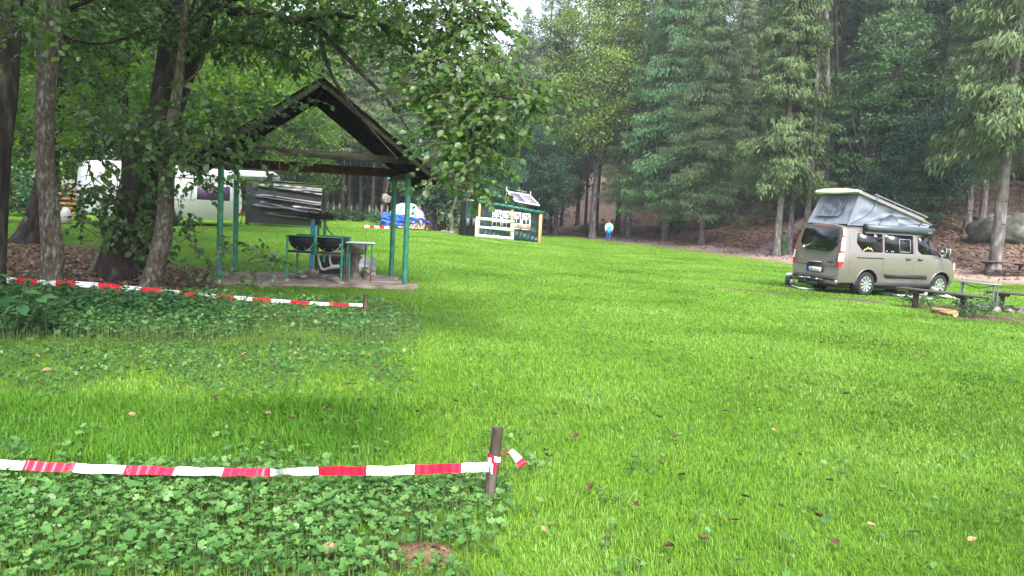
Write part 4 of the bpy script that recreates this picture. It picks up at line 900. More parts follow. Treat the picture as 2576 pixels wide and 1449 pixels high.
def text_mesh(s, size, mat, name, parent, Mx, ext=.001):
    c = bpy.data.curves.new("t", 'FONT'); c.body = s; c.size = size; c.extrude = ext; c.align_x = 'CENTER'; c.align_y = 'CENTER'
    o = bpy.data.objects.new("t", c); COL.objects.link(o); dg = bpy.context.evaluated_depsgraph_get(); dg.update()
    me = bpy.data.meshes.new_from_object(o.evaluated_get(dg)); bpy.data.objects.remove(o); bpy.data.curves.remove(c)
    me.materials.clear(); me.materials.append(mat); q = link(name, me, parent); q.matrix_local = Mx; return q
def frame_mx(o, ex, ey, ez):
    m = Matrix.Identity(4)
    for i in range(3): m[i][0] = ex[i]; m[i][1] = ey[i]; m[i][2] = ez[i]; m[i][3] = o[i]
    return m
def cut(o, cutter):
    md = o.modifiers.new("cut", 'BOOLEAN'); md.object = cutter; md.operation = 'DIFFERENCE'; md.solver = 'EXACT'; md.material_mode = 'TRANSFER'
    dg = bpy.context.evaluated_depsgraph_get(); dg.update(); me = bpy.data.meshes.new_from_object(o.evaluated_get(dg)); o.modifiers.clear(); o.data = me
    bpy.data.objects.remove(cutter)

# ------------------------------------------------------------------ stakes and barrier tapes
def stake(px, py, Ht, r, lean, label, seed):
    p = hit(px, py); m = MB(); t = np.linspace(-.15, Ht, 12)
    m.tube(np.stack([lean[0] * t, lean[1] * t, t], 1), r * (1 + .05 * np.sin(t * 20 + seed)), 14, jit=.07, seed=seed)
    o = m.build('wooden_stake', [MT['wood_stake']], None, True, 50, p); return tag(o, label, 'stake'), p
k1, s1 = stake(1228, 1268,   .445, .0345, (.075, .03), 'grey round wooden stake in the foreground with the near tape wrapped round it', 3)
k2, s2 = stake(917, 803, .37, .038, (.02, 0), 'short wooden stake at the end of the far tape', 5)
def tape_strip(m, P, wv, stripe, mats=(0, 1), phase=0):
    """P path (n,3), wv width vectors (n,3); red and white blocks of length stripe"""
    P = np.asarray(P); L = np.concatenate([[0], np.cumsum(np.linalg.norm(np.diff(P, axis=0), axis=1))])
    cuts = np.unique(np.concatenate([np.linspace(0, L[-1], max(8, int(L[-1] / .05))), np.arange(-phase % stripe, L[-1], stripe)]))
    cuts = cuts[np.concatenate([[True], np.diff(cuts) > 1e-5])]
    Q = np.stack([np.interp(cuts, L, P[:, i]) for i in range(3)], 1); Wv = np.stack([np.interp(cuts, L, wv[:, i]) for i in range(3)], 1)
    nrm = norm(np.cross(np.gradient(Q, axis=0), Wv)) * .0006
    for i in range(len(cuts) - 1):
        a = [Q[i] - Wv[i] - nrm[i], Q[i] + Wv[i] - nrm[i], Q[i + 1] + Wv[i + 1] - nrm[i + 1], Q[i + 1] - Wv[i + 1] - nrm[i + 1]]
        b = [v + 2 * n_ for v, n_ in zip(a, (nrm[i], nrm[i], nrm[i + 1], nrm[i + 1]))]
        k = int(math.floor(((cuts[i] + cuts[i + 1]) / 2 + phase) / stripe)) % 2
        m.add(np.array(a + b), [[(0, 1, 2, 3), (7, 6, 5, 4), (0, 4, 5, 1), (3, 2, 6, 7)]], mats[k])
# near tape, pulled from the stake out of the left edge of the frame, twisted once
zt = s1[2] + .225; e1 = np.array([s1[0] + .012, s1[1] - .02, zt])
dS = float((s1 - CAM) @ _F)
tpts = [e1, atd(1130, 1178, dS - .02), atd(960, 1184, dS - .05), atd(800, 1185, dS - .08), atd(672, 1188, dS - .1), atd(560, 1187, dS - .1), atd(400, 1184, dS - .12), atd(200, 1178, dS - .15), atd(0, 1168, dS - .18), atd(-220, 1158, dS - .2), atd(-700, 1140, dS - .25)]
TP = smooth_path(tpts, 14); tt = np.linspace(0, 1, len(TP))
pxs, _, _ = proj(TP); TP[:, 2] += .0025 * np.sin(np.arange(len(TP)) * .9) + .002 * np.sin(np.arange(len(TP)) * 2.3)
ang = np.interp(-pxs, [-1300, -1000, -760, -690, -660, -560, -200, 200], [.12, .08, -.25, -.75, .95, 1.0, .75, .7])   # how far the band is turned about its length
ang = ang + .10 * np.sin(np.arange(len(TP)) * .7)
wv = np.stack([np.zeros(len(TP)), np.sin(ang), np.cos(ang)], 1) * .027
eT = empty('barrier_tape', (s1[0], s1[1], zt), 0, 'near red and white barrier tape stretched to the foreground stake, twisted once', 'barrier tape')
m = MB(); tape_strip(m, TP, wv, .27, (1, 0), .09); attach(m, 'band', [MT['tape_red'], MT['tape_white']], eT, False)
m = MB(); r_ = .037                                        # turns round the stake
for zz, h_, ph, st in ((zt - .012, .03, 0, .09), (zt + .026, .018, .05, .11), (zt + .05, .016, .02, .07)):
    a = np.linspace(0, 2 * math.pi, 25); lx = (zz - s1[2]) * .075; ly = (zz - s1[2]) * .03
    C = np.stack([s1[0] + lx + r_ * np.cos(a), s1[1] + ly + r_ * np.sin(a), zz + .012 * np.sin(a + zz * 40)], 1)
    tape_strip(m, C, np.tile([[.0, 0, h_]], (25, 1)), st, (0, 1), ph); r_ += .0012
attach(m, 'wrap', [MT['tape_red'], MT['tape_white']], eT, False)
m = MB(); b0 = np.array([s1[0] + .045, s1[1], zt + .06])
C = smooth_path([b0, atd(1282, 1133, dS), atd(1298, 1148, dS - .02), atd(1316, 1172, dS - .03)], 8)
wv = np.linspace([.004, 0, .006], [.021, .006, .016], len(C)); tape_strip(m, C, wv, .078, (0, 1), .0); attach(m, 'loose_end', [MT['tape_red'], MT['tape_white']], eT, False)
# far tape: left edge - lichen tree - far stake
zt2 = s2[2] + .215; d2 = float((s2 - CAM) @ _F)
tp = [np.array([s2[0] - .03, s2[1] - .03, zt2]), atd(800, 764, d2 + .05), atd(650, 754, d2 + .2), atd(500, 742, d2 + .4), atd(350, 728, d2 + .5), atd(180, 713, dA - .35), atd(128, 713, dA - .33), atd(60, 707, dA - .3), atd(-10, 703, dA - .5), atd(-300, 690, dA - 1)]
TP = smooth_path(tp, 12); pxs, _, _ = proj(TP)
wv = np.stack([np.zeros(len(TP)), np.zeros(len(TP)), np.interp(pxs, [0, 130, 300, 560, 920], [.046, .044, .044, .034, .022])], 1)
eT2 = empty('barrier_tape', (s2[0], s2[1], zt2), 0, 'far red and white barrier tape running from the short stake past the lichen-covered tree', 'barrier tape')
m = MB(); tape_strip(m, TP, wv, .31, (1, 0), .1); attach(m, 'band', [MT['tape_red'], MT['tape_white']], eT2, False)
m = MB(); r_ = .0425
for zz, h_, ph, wc in ((s2[2] + .15, .035, .1, 0), (s2[2] + .095, .025, .0, 1), (s2[2] + .045, .028, .1, 0)):
    a = np.linspace(0, 2 * math.pi, 25); C = np.stack([s2[0] + .02 * (zz - s2[2]) + r_ * np.cos(a), s2[1] + r_ * np.sin(a), zz + .03 * np.cos(a)], 1)
    tape_strip(m, C, np.tile([[0, 0, h_]], (25, 1)), 5, (wc, wc), 0); r_ += .0012
attach(m, 'wrap', [MT['tape_red'], MT['tape_white']], eT2, False)
# a third, short strip far out on the meadow by the tent
a, b = hit(912, 582), hit(985, 583); m = MB()
TP = smooth_path([a + [0, 0, .25], (a + b) / 2 + [0, 0, .22], b + [0, 0, .2]], 8); tape_strip(m, TP, np.tile([[0, 0, .06]], (len(TP), 1)), .42, (0, 1), .3)
tag(m.build('barrier_tape', [MT['tape_red'], MT['tape_white']]), 'short low strip of red and white tape out on the meadow before the tent', 'barrier tape')

# ------------------------------------------------------------------ open shelter
SW, SD_ = 3.72, 2.02
eS = empty('picnic_shelter', (PAD_O[0], PAD_O[1], h1(*PAD_O)), PAD_A, 'open wooden shelter with dark pitched roof on green round posts', 'shelter')
for (u, v) in ((0, 0), (SW, 0), (.2, SD_), (SW, SD_)):
    m = MB(); m.tube([(u, v, -.1), (u, v, 1.2), (u, v, 2.42)], .058, 16); m.build('post', [MT['green_paint']], eS, True, 50)
ZR, ZE, OV, XH = 4.12, 2.25, .62, SW / 2 + .66             # ridge, eave, overhang front/back, half width
xc = SW / 2; ya, yb = -OV, SD_ + OV
for s in (-1, 1):
    m = MB(); sl = np.array([s * XH, 0, ZE - ZR]); nrm_ = norm(np.array([s * (ZR - ZE), 0, XH]))
    nb = 9
    for i in range(nb):                                     # boards run along the ridge, each lapping the next
        f0, f1 = i / nb, (i + 1.06) / nb; a = np.array([xc, 0, ZR]) + sl * f0; b = np.array([xc, 0, ZR]) + sl * f1
        o_ = nrm_ * (.004 + .010 * (i % 2))
        V = [a + o_, b + o_, b + o_ + nrm_ * .022, a + o_ + nrm_ * .022]
        V = np.array([v + [0, ya - .01 * (i % 3), 0] for v in V] + [v + [0, yb + .01 * (i % 3), 0] for v in V])
        m.add(V, [[(0, 1, 2, 3), (7, 6, 5, 4), (0, 4, 5, 1), (1, 5, 6, 2), (2, 6, 7, 3), (3, 7, 4, 0)]], 0)
    m.build('roof_panel', [MT['roof_dark']], eS)
    for k in range(6):
        yy = ya + .10 + (yb - ya - .2) * k / 5; a = np.array([xc + s * .05, yy, ZR - .08]); b = a + sl * .985
        MB().bar(a - nrm_ * .02, b - nrm_ * .02, .055, .11, nrm_).build('rafter', [MT['beam'] if k == 0 else MT['roof_dark']], eS)
MB().bar((xc, ya + .03, ZR - .13), (xc, yb - .03, ZR - .13), .06, .12).build('ridge_beam', [MT['roof_dark']], eS)
MB().bar((-.35, -.06, 2.68), (SW + .35, -.06, 2.68), .1, .14).build('tie_beam', [MT['beam']], eS)
MB().bar((-.35, SD_, 2.49), (SW + .35, SD_, 2.49), .1, .2).build('tie_beam', [MT['beam_red']], eS)
for u in (0, SW): MB().bar((u, -.5, 2.375), (u, SD_ + .5, 2.375), .1, .10).build('wall_plate', [MT['beam']], eS)
# concrete floor of laid strips
m = MB()
for i in range(9):
    v0 = -.42 + i * .30; jx = .12 * math.sin(i * 2.1)
    m.box((1.85 + jx * .3 + (-.1 if i > 1 else .05), v0 + .14, .0 + .004 * (i % 2)), (4.05 + jx, .283, .11), bev=.015)
o = m.build('concrete_floor', [MT['concrete']], None, loc=(PAD_O[0], PAD_O[1], h1(*PAD_O))); o.rotation_euler.z = PAD_A; tag(o, kind='structure')
FZ = h1(*PAD_O) + .06
def sh(u, v, z=0): return np.array([*(PAD_O + PAD_U * u + PAD_V * v), FZ + z])
# washing troughs: two half-round basins end on, in a green tube frame
w0 = onz(721, 706, FZ); w1 = onz(858, 713, FZ); wd_ = w1 - w0; WL_ = float(np.hypot(wd_[0], wd_[1])); wa = math.atan2(wd_[1], wd_[0])
eW = empty('washing_trough', w0, wa, 'double washing trough with half-round black end plates on a green tube frame', 'trough')
hw = WL_ / 2 - .03; Zt = .93
for i, x0 in enumerate((.03, WL_ / 2 + .03)):
    cx = x0 + hw / 2 - .01; a = np.linspace(math.pi, 2 * math.pi, 15)
    poly = [(cx - hw / 2, Zt)] + [(cx + hw / 2 * math.cos(t), Zt - .05 + .24 * math.sin(t)) for t in a] + [(cx + hw / 2, Zt)]
    m = MB(); m.prism(poly[::-1], (0, -.012, 0), (1, 0, 0), (0, 0, 1), (0, 1, 0), 0, .012); pl = m.build('end_plate', [MT['black_plate']], eW)
    mm = MB()
    for t in (math.pi * 1.12, math.pi * 1.38, math.pi * 1.62, math.pi * 1.88): mm.ball((cx + hw * .44 * math.cos(t), -.018, Zt - .05 + .2 * math.sin(t)), .011, 6, 4)
    mm.build('bolt', [MT['steel']], pl)
    m = MB(); G = [[(cx + (hw / 2 - .01) * math.cos(t), y, Zt - .05 + .225 * math.sin(t)) for t in a] for y in (0, .75)]; m.sheet(np.array(G)); G2 = np.array(G) * 1.0; G2[..., 2] += .012; m.sheet(G2)
    m.prism(poly[::-1], (0, .75, 0), (1, 0, 0), (0, 0, 1), (0, 1, 0), 0, .012); m.build('basin', [MT['dark_iron']], eW)
    m = MB(); m.tube([(cx + hw / 2 * math.cos(t) * .98, -.02, Zt - .055 + .245 * math.sin(t)) for t in a[5:14]], .010, 6); m.build('rim_strap', [MT['steel']], eW)
for x in (0, WL_):
    for y in (-.02, .78):
        m = MB(); m.tube([(x, y, -.02), (x, y, Zt)], .022, 8); lg = m.build('leg', [MT['green_paint']], eW, True)
        if y < 0: MB().lathe([(.0, .05), (.05, .045), (.085, 0)], (x, y, 0), n=12).build('footing', [MT['concrete']], lg, True)
m = MB(); m.bar((-.02, -.03, Zt + .012), (WL_ + .02, -.03, Zt + .012), .03, .022); m.bar((-.02, .79, Zt + .012), (WL_ + .02, .79, Zt + .012), .03, .022); m.build('top_rail', [MT['green_paint']], eW)
m = MB(); m.bar((0, -.015, Zt - .31), (WL_, -.015, Zt - .31), .04, .05); m.build('lower_rail', [MT['dark_iron']], eW)
m = MB(); m.box((WL_ / 2 + .01, -.035, Zt - .06), (.085, .02, .62)); m.build('centre_post', [MT['green_paint']], eW)
m = MB(); m.tube([(WL_, -.02, .2), (WL_ - .2, .5, .38)], .016, 6); m.build('brace', [MT['dark_iron']], eW)
m = MB(); x = WL_ / 2
m.tube(smooth_path([(x - .02, .3, Zt - .3), (x + .01, .3, Zt - .45), (x + .06, .3, Zt - .62), (x + .12, .3, Zt - .68), (x + .3, .3, Zt - .62), (x + .32, .3, Zt - .58)], 5), .025, 8)
m.tube(smooth_path([(x + .25, .3, Zt - .3), (x + .25, .3, Zt - .48), (x + .29, .3, Zt - .6)], 5), .022, 8); m.tube([(x + .28, .28, Zt - .62), (x + .46, .28, Zt - .60)], .045, 10); m.build('drain_pipe', [MT['pipe_grey']], eW, True)
# water standpipe behind the troughs
p = onz(785, 690, FZ); eP = empty('standpipe', p, 0, 'blue and black water standpipe behind the troughs with a dry tangle on its top', 'standpipe')
m = MB(); m.tube(smooth_path([(-.05, 0, 0), (-.03, 0, .25), (-.01, 0, .7), (-.02, 0, 1.0), (.0, 0, 1.27)], 4), [.05, .05, .045, .045, .05, .05, .045, .045, .05, .05, .045, .045, .05, .05, .045, .045, .04], 10); m.build('blue_pipe', [MT['blue_paint']], eP, True)
m = MB(); m.tube([(.09, .02, 0), (.09, .02, .7), (.09, .02, 1.28)], .042, 8); m.build('black_pole', [MT['dark_iron']], eP, True)
m = MB(); m.tube([(.26, .0, .3), (.26, .0, 1.27)], .035, 8); m.tube(smooth_path([(.27, 0, 1.2), (.33, 0, 1.05), (.45, 0, .92), (.6, 0, .86)], 4), .018, 6); m.build('green_pipe', [MT['green_paint']], eP, True)
m = MB(); g = np.random.default_rng(4)
m.ball((.12, 0, 1.3), (.24, .1, .035), 12, 6, jit=.3)
for _ in range(150):
    a = np.array([g.uniform(-.18, .42), g.uniform(-.08, .08), 1.29 + g.uniform(0, .05)]); m.tube([a, a + g.normal(0, .05, 3) + [0, 0, .03], a + g.normal(0, .09, 3) + [0, 0, .02]], .004, 3, cap=False)
m.build('dry_tangle', [MT['bark_dark']], eP)
m = MB(); m.ball((-.02, -.05, .06), (.16, .12, .09), 10, 6, jit=.15, seed=2); m.build('base_stone', [MT['stone']], eP, True)
# table with a white top and green legs, stone pedestal basin under its edge
ct = onz(904, 708, FZ); q0 = np.array(ct); ang_ = PAD_A
eT3 = empty('side_table', q0, ang_, 'narrow table with white top and rusty-footed green legs beside the troughs', 'table')
zt3 = .83
MB().box((-.02, .2, zt3), (.66, .5, .035), bev=.012).build('table_top', [MT['white_top']], eT3)
MB().box((-.02, .2, zt3 - .03), (.6, .44, .022)).build('apron', [MT['green_paint']], eT3)
for x, y in ((.24, 0), (.15, .4), (-.28, .0), (-.3, .4)):
    m = MB(); m.tube([(x, y, .3), (x + .01, y, zt3 - .04)], .017, 8); lg = m.build('leg', [MT['green_paint']], eT3, True); MB().tube([(x, y, -.02), (x, y, .302)], .0172, 8).build('rusty_foot', [MT['rust']], lg, True)
pp = onz(889, 700, FZ); eB2 = empty('pedestal_basin', (pp[0], pp[1] + .12, FZ), 0, 'round stone basin on a narrow waisted pedestal below the white table top', 'basin')
MB().lathe([(0, .0), (.16, 0), (.14, .08), (.09, .2), (.075, .34), (.09, .46), (.11, .52)], n=18).build('pedestal', [MT['stone']], eB2, True)
MB().lathe([(.1, .52), (.2, .55), (.26, .62), (.265, .75), (.23, .76), (.2, .66), (0, .62)], n=22).build('bowl', [MT['stone']], eB2, True)
# dark tub with boards on it, bags and a sheet
tp_ = onz(842, 690, FZ); eTb = empty('plastic_tub', (tp_[0], tp_[1] + .35, FZ - .06), PAD_A, 'big dark blue-black tub standing behind the troughs', 'tub')
m = MB(); m.lathe([(0, .02), (.42, .02), (.52, .42), (.55, .43), (.55, .46), (.5, .46), (.41, .06), (0, .05)], n=26); m.xf(lambda v: v * [1, .7, 1]); m.build('body', [MT['tub']], eTb, True)
m = MB(); m.box((.08, 0, .485), (.95, .34, .03)); m.box((.05, .1, .51), (.8, .25, .022), rotz(.1)); tag_b = m.build('board', [MT['board']], None, loc=(tp_[0], tp_[1] + .35, FZ - .06)); tag_b.rotation_euler.z = PAD_A; tag(tag_b, 'grey-brown boards laid across the dark tub', 'board')
def rest(u, y, z): return (tp_[0] + u, tp_[1] + .35 + y, FZ - .06 + z)
m = MB(); m.ball((0, 0, .04), (.1, .06, .04), 10, 6, jit=.15); tag(m.build('bag', [MT['pink']], None, True, loc=rest(.22, -.05, .52)), 'small pink bag lying on the boards over the tub', 'bag')
m = MB(); m.box((0, 0, .035), (.3, .14, .07), bev=.01); tag(m.build('box', [MT['orange']], None, loc=rest(.2, .14, .545)), 'flat orange box on the boards over the tub', 'box')
m = MB(); G = np.array([[(x, .10 * math.sin(x * 9) + .02 * math.sin(y * 25), .44 - .5 * y * (1 + .5 * x) - .1 * x) for y in np.linspace(0, .8, 8)] for x in np.linspace(0, .42, 8)]); m.sheet(G); G2 = G.copy(); G2[..., 1] += .006; m.sheet(G2[::-1])
tag(m.build('sheet', [MT['cloth_white']], None, True, loc=rest(.48, .05, .05)), 'white plastic sheet hanging beside the pedestal basin', 'sheet')
for i, (px, py, s, lab) in enumerate(((758, 700, .13, 'grey stone at the left foot of the standpipe'), (812, 699, .12, 'flat grey stone right of the standpipe foot'), (838, 706, .12, 'pale broken stone by the right front trough leg'), (848, 710, .09, 'small pale stone touching the right front trough leg'))):
    p = onz(px, py, FZ); m = MB(); m.ball((0, 0, s * .3), (s, s * .8, s * .5), 12, 8, jit=.16, seed=i); tag(m.build('stone', [MT['stone']], None, True, loc=p), lab, 'stone')
# ------------------------------------------------------------------ caravan, black tarp screen
cl_, cr_ = at_dist(238, 30.5), at_dist(606, 35); cd = cr_ - cl_; CL = float(np.hypot(cd[0], cd[1])); ca = math.atan2(cd[1], cd[0])
eC2 = empty('caravan', cl_, ca, 'white caravan with purple-curtained window behind the alder trunks', 'caravan')
prof = [(0, .62), (.08, .48), (.3, .42), (CL - .45, .42), (CL - .1, .55), (CL + .02, 1.0), (CL - .02, 1.6), (CL - .14, 2.3), (CL - .3, 2.56), (CL - .55, 2.64), (.45, 2.64), (.2, 2.56), (.1, 2.3), (.0, 1.5)]
m = MB(); m.prism(prof, (0, 0, 0), (1, 0, 0), (0, 0, 1), (0, -1, 0), -2.1, 0); m.build('body', [MT['caravan']], eC2)
m = MB(); m.bar((.35, -.012, 2.18), (CL - .32, -.012, 2.18), .02, .05); m.bar((.2, -.012, 1.25), (CL - .1, -.012, 1.25), .02, .03); m.build('trim', [MT['lilac']], eC2)
for x, w in ((CL - 1.32, 1.5), (1.6, 1.2)):
    z = 1.58; m = MB(); m.box((x, -.012, z), (w + .12, .024, .74), bev=.01); f = m.build('window', [MT['white_vinyl']], eC2)
    MB().box((x, -.026, z), (w, .012, .62)).build('curtained_pane', [MT['curtain']], f)
m = MB(); m.lathe([(.0, -.1), (.33, -.1), (.33, .08), (0, .08)], (CL * .48, .0, .33), 'y', 20); m.build('wheel', [MT['rubber']], eC2)
m = MB(); m.box((CL - .08, -.02, .75), (.1, .04, .22)); m.build('rear_lamp', [MT['lamp_red']], eC2)
m = MB(); m.box((CL * .6, .9, 2.66), (.5, .5, .1), bev=.04); m.build('roof_vent', [MT['caravan']], eC2)
b0, b1 = hit(618, 566), at_dist(806, 39.5); dT = float((b0 - CAM) @ _F); b1 = at_dist(806, dT + .6)
td = b1 - b0; TL = float(np.hypot(td[0], td[1])); ta = math.atan2(td[1], td[0])
eK = empty('tarp_screen', b0, ta, 'glossy black plastic screen stretched between poles left of the shelter posts', 'tarp screen')
NX, NZ = 60, 40; G = np.zeros((NX, NZ, 3)); g = np.random.default_rng(8); HT = 2.05
fold = [(g.uniform(.05, .95), g.uniform(-.18, -.02), g.uniform(.018, .042), g.uniform(.10, .26), g.uniform(0, .5)) for _ in range(12)]
for i in range(NX):
    u = i / (NX - 1)
    for j in range(NZ):
        v = j / (NZ - 1); y = .05 * math.sin(u * 3) * math.sin(v * 3)
        for (c, sl, sg, am, st) in fold: y += am * math.exp(-((v - c - sl * (u - .5)) / sg) ** 2) * S((u - st) / .3)
        G[i, j] = (u * TL + .02 * math.sin(v * 9), -y, .12 + v * (HT - .12) - .03 * u + .03 * math.sin(u * 40) * (v > .97))
m = MB(); m.sheet(G); G2 = G.copy(); G2[..., 1] += .01; m.sheet(G2[::-1]); m.build('sheet', [MT['tarp_black']], eK, True, 180)
m = MB(); m.box((TL / 2, .9, HT + .06), (TL + .2, 1.9, .04), np.array(Matrix.Rotation(R(-3), 3, 'X'))); m.build('roof_sheet', [MT['tarp_black']], eK)
for u in (.0, TL): MB().tube([(u, .06, -.1), (u, .06, HT + .05)], .04, 8).build('pole', [MT['dark_wood']], eK, True)
p = hit(628, 566); eY = empty('striped_pole', p + [0, -.25, 0], 0, 'yellow and black striped pole leaning by the left end of the black screen', 'pole')
m = MB()
for i in range(9): m.tube([(.012 * i, 0, .12 + .2 * i), (.012 * (i + 1), 0, .12 + .2 * (i + 1))], .05, 8, i % 2)
m.tube([(0, 0, -.05), (0, 0, .14)], .05, 8, 1); m.build('shaft', [MT['yellow'], MT['black_plate']], eY, True); MB().tube([(-.35, -.1, 0), (.12, 0, 1.75)], .02, 6).build('stay', [MT['twig']], eY)
lp = at_dist(640, dT + 1.4); eL2 = empty('awning_roof', lp, ta, 'pale lilac flat awning roof between the caravan and the black screen', 'awning')
MB().box((-.08, 1.0, 2.42), (1.95, 2.0, .32), np.array(Matrix.Rotation(R(-4), 3, 'X')), bev=.03).build('roof', [MT['lilac']], eL2)
for x in (-.95, .8): MB().tube([(x, .2, -.1), (x, .2, 2.3)], .04, 8).build('pole', [MT['steel']], eL2)
# orange-brown firewood behind the lichen tree
p = at_dist(185, 33); eF = empty('wood_stack', p, .3, 'stack of orange-brown timber seen between the lichen tree and the massive alder', 'wood stack')
for i in range(14): MB().box((random.uniform(-.1, .1), -.15 + .3 * (i % 2), .12 + .2 * (i // 2)), (.9, .26, .12), rotz(random.uniform(-.06, .06)), bev=.02).build('plank', [MT['orange_wood']], eF)
p = at_dist(166, 31); m = MB(); m.ball((0, 0, .28), (.22, .25, .34), 14, 9, jit=.1); tag(m.build('covered_heap', [MT['pipe_grey']], None, True, loc=p), 'pale grey covered heap right beside the lichen tree trunk', 'heap')

# ------------------------------------------------------------------ tent, firewood under a blue tarp, stumps
p0 = at_dist(1022, 49); eN = empty('dome_tent', p0, .1, 'pale dome tent with turquoise edge bands behind the firewood', 'tent')
def dome(ph, th, k=1.0): return .9 * np.array([1.42 * k * math.cos(ph) * math.cos(th) ** .8, 1.15 * k * math.sin(ph) * math.cos(th) ** .8, 1.68 * k * math.sin(th) ** .9])
m = MB(); G = np.array([[dome(ph, th) for ph in np.linspace(0, 2 * math.pi, 33)] for th in np.linspace(.0, math.pi / 2 - .01, 12)]); m.sheet(G[:, ::-1]); m.build('canopy', [MT['tent_grey']], eN, True, 60)
for a0, a1 in ((195, 215), (238, 250), (300, 290)):
    m = MB(); m.tube([dome(R(a0 + (a1 - a0) * t), 1.42 * t, 1.015) for t in np.linspace(.0, 1, 12)], .055, 6); m.build('edge_band', [MT['turq']], eN, True)
m = MB(); G = np.array([[dome(ph, th, 1.03) + [0, 0, .01] for ph in np.linspace(0, 2 * math.pi, 33)] for th in np.linspace(.95, math.pi / 2 - .01, 6)]); m.sheet(G[:, ::-1]); m.build('top_cover', [MT['white_vinyl']], eN, True)
p1 = at_dist(1027, 46.5); eG = empty('firewood_pile', p1, .08, 'low pile of split firewood in front of the dome tent', 'firewood')
g = np.random.default_rng(3); m = MB()
for i in range(75):
    x = -1.45 + 2.9 * g.random(); z = .08 + .13 * g.integers(0, 4); m.tube([(x, -.32 + g.normal(0, .03), z), (x + g.normal(0, .02), .35, z)], g.uniform(.05, .08), 7, jit=.15, seed=i)
m.build('logs', [MT['logs']], eG)
m = MB(); NX = 46; NZ = 26; G = np.zeros((NX, NZ, 3)); ph = g.uniform(0, 6, 8)
for i in range(NX):
    u = i / (NX - 1)
    for j in range(NZ):
        v = j / (NZ - 1); hem = .12 + .32 * S((u - .15) / .4) + .1 * math.sin(u * 11); top = .80 + .12 * math.sin(u * 5 + 1) - .45 * S((u - .75) / .25)
        w_ = .07 * math.sin(u * 31 + 5 * v + ph[0]) + .06 * math.sin(u * 17 - 9 * v + ph[1]) + .05 * math.sin(v * 23 + u * 13)
        G[i, j] = (-1.62 + 3.2 * u, -.5 + .75 * v ** 2.5 + w_, hem + (top - hem) * v ** .7 + .03 * math.sin(u * 37))
m.sheet(G); G2 = G.copy(); G2[..., 1] += .015; m.sheet(G2[::-1])
o = m.build('tarpaulin', [MT['tarp_blue']], None, True, 180, p1); o.rotation_euler.z = .08; tag(o, 'crumpled bright blue tarpaulin thrown over the firewood', 'tarpaulin')
pt = hit(1082, 578); dt_ = float((pt - CAM) @ _F); eR = empty('broadleaf_tree', pt, 0, 'dark thick-trunked tree right of the blue tarpaulin', 'tree')
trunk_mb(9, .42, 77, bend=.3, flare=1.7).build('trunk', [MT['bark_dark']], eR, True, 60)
m = leafy([(1100, 470, dt_, 70, 50), (1130, 505, dt_ - .5, 45, 40), (1075, 440, dt_, 50, 60), (1150, 440, dt_, 50, 60), (1105, 380, dt_ + 1, 80, 60), (1185, 480, dt_ - 1, 30, 30), (1060, 505, dt_ - .6, 25, 22, .6), (1120, 545, dt_ - .5, 22, 24)], .26, np.random.default_rng(91), 2.0, .6, twigs=True)
attach(m, 'crown', [MT['leaf_mid'], MT['twig']], eR, False)
pt = hit(1134, 585); eR = empty('sapling', pt, 0, 'crooked pale thin stem between the stump seats and the black side curtain', 'sapling')
m = MB(); m.tube(smooth_path([(0, 0, -.1), (.05, 0, .6), (-.02, 0, 1.2), (.15, 0, 1.7), (.22, 0, 2.4), (.15, 0, 3.4)], 6), np.linspace(.11, .05, 31), 9, jit=.08); m.build('trunk', [MT['bark_grey']], eR, True)
m = broad_crown(92, (.2, 0, 4.0), (1.1, 1.1, 1.5), 34, 60, .16); m.build('crown', [MT['leaf_mid'], MT['twig']], eR)
for px, py, h_, r_, cap_, lab in ((1114, 581, .62, .2, True, 'round stump seat with a board on top left of the crooked stem'), (1160, 580, .6, .24, True, 'stump seat with a plank against the black side curtain'), (1096, 580, .45, .16, False, 'dark upended log beside the thick-trunked tree')):
    p = hit(px, py); e = empty('stump_seat', p, 0, lab, 'stump'); m = MB(); m.tube([(0, 0, -.05), (0, 0, h_)], r_, 12, jit=.07, seed=px); m.build('block', [MT['bark_dark']], e, True)
    if cap_: MB().box((.02 if px < 1150 else .0, 0, h_ + .04), (.75 if px < 1150 else .55, .4, .06), bev=.01).build('seat_board', [MT['board']], e)
    if px == 1160: MB().box((0, .15, h_ + .28), (.5, .06, .4)).build('back_board', [MT['logs']], e)
p = hit(1148, 588); m = MB(); g = np.random.default_rng(12)
for i in range(10): a = i * .63; m.ball((.8 * math.cos(a), .5 * math.sin(a), .06), (.16, .14, .1), 8, 6, jit=.2, seed=i)
tag(m.build('fire_ring', [MT['stone']], None, True, loc=p), 'ring of pale stones on the meadow beside the black side curtain', 'fire ring')
p = hit(958, 570); e = empty('marker_post', p, 0, 'thin stick with a small red and blue tip and a tied bundle, by the tent', 'post')
MB().tube(smooth_path([(0, 0, -.1), (.1, 0, 1.2), (.3, 0, 2.4), (.35, 0, 3.3)], 5), np.linspace(.06, .03, 16), 6).build('stick', [MT['twig']], e)
MB().ball((.25, 0, 1.7), (.3, .25, .32), 10, 7, jit=.2).build('bundle', [MT['stone']], e, True)
MB().box((.38, 0, 3.32), (.14, .1, .2), bev=.03).build('red_tip', [MT['orange']], e); MB().box((.38, 0, 3.13), (.16, .1, .18), bev=.03).build('blue_tip', [MT['turq']], e)
MB().tube([(.05, 0, .5), (-.35, 0, 1.2)], .04, 6).build('side_stick', [MT['twig']], e)

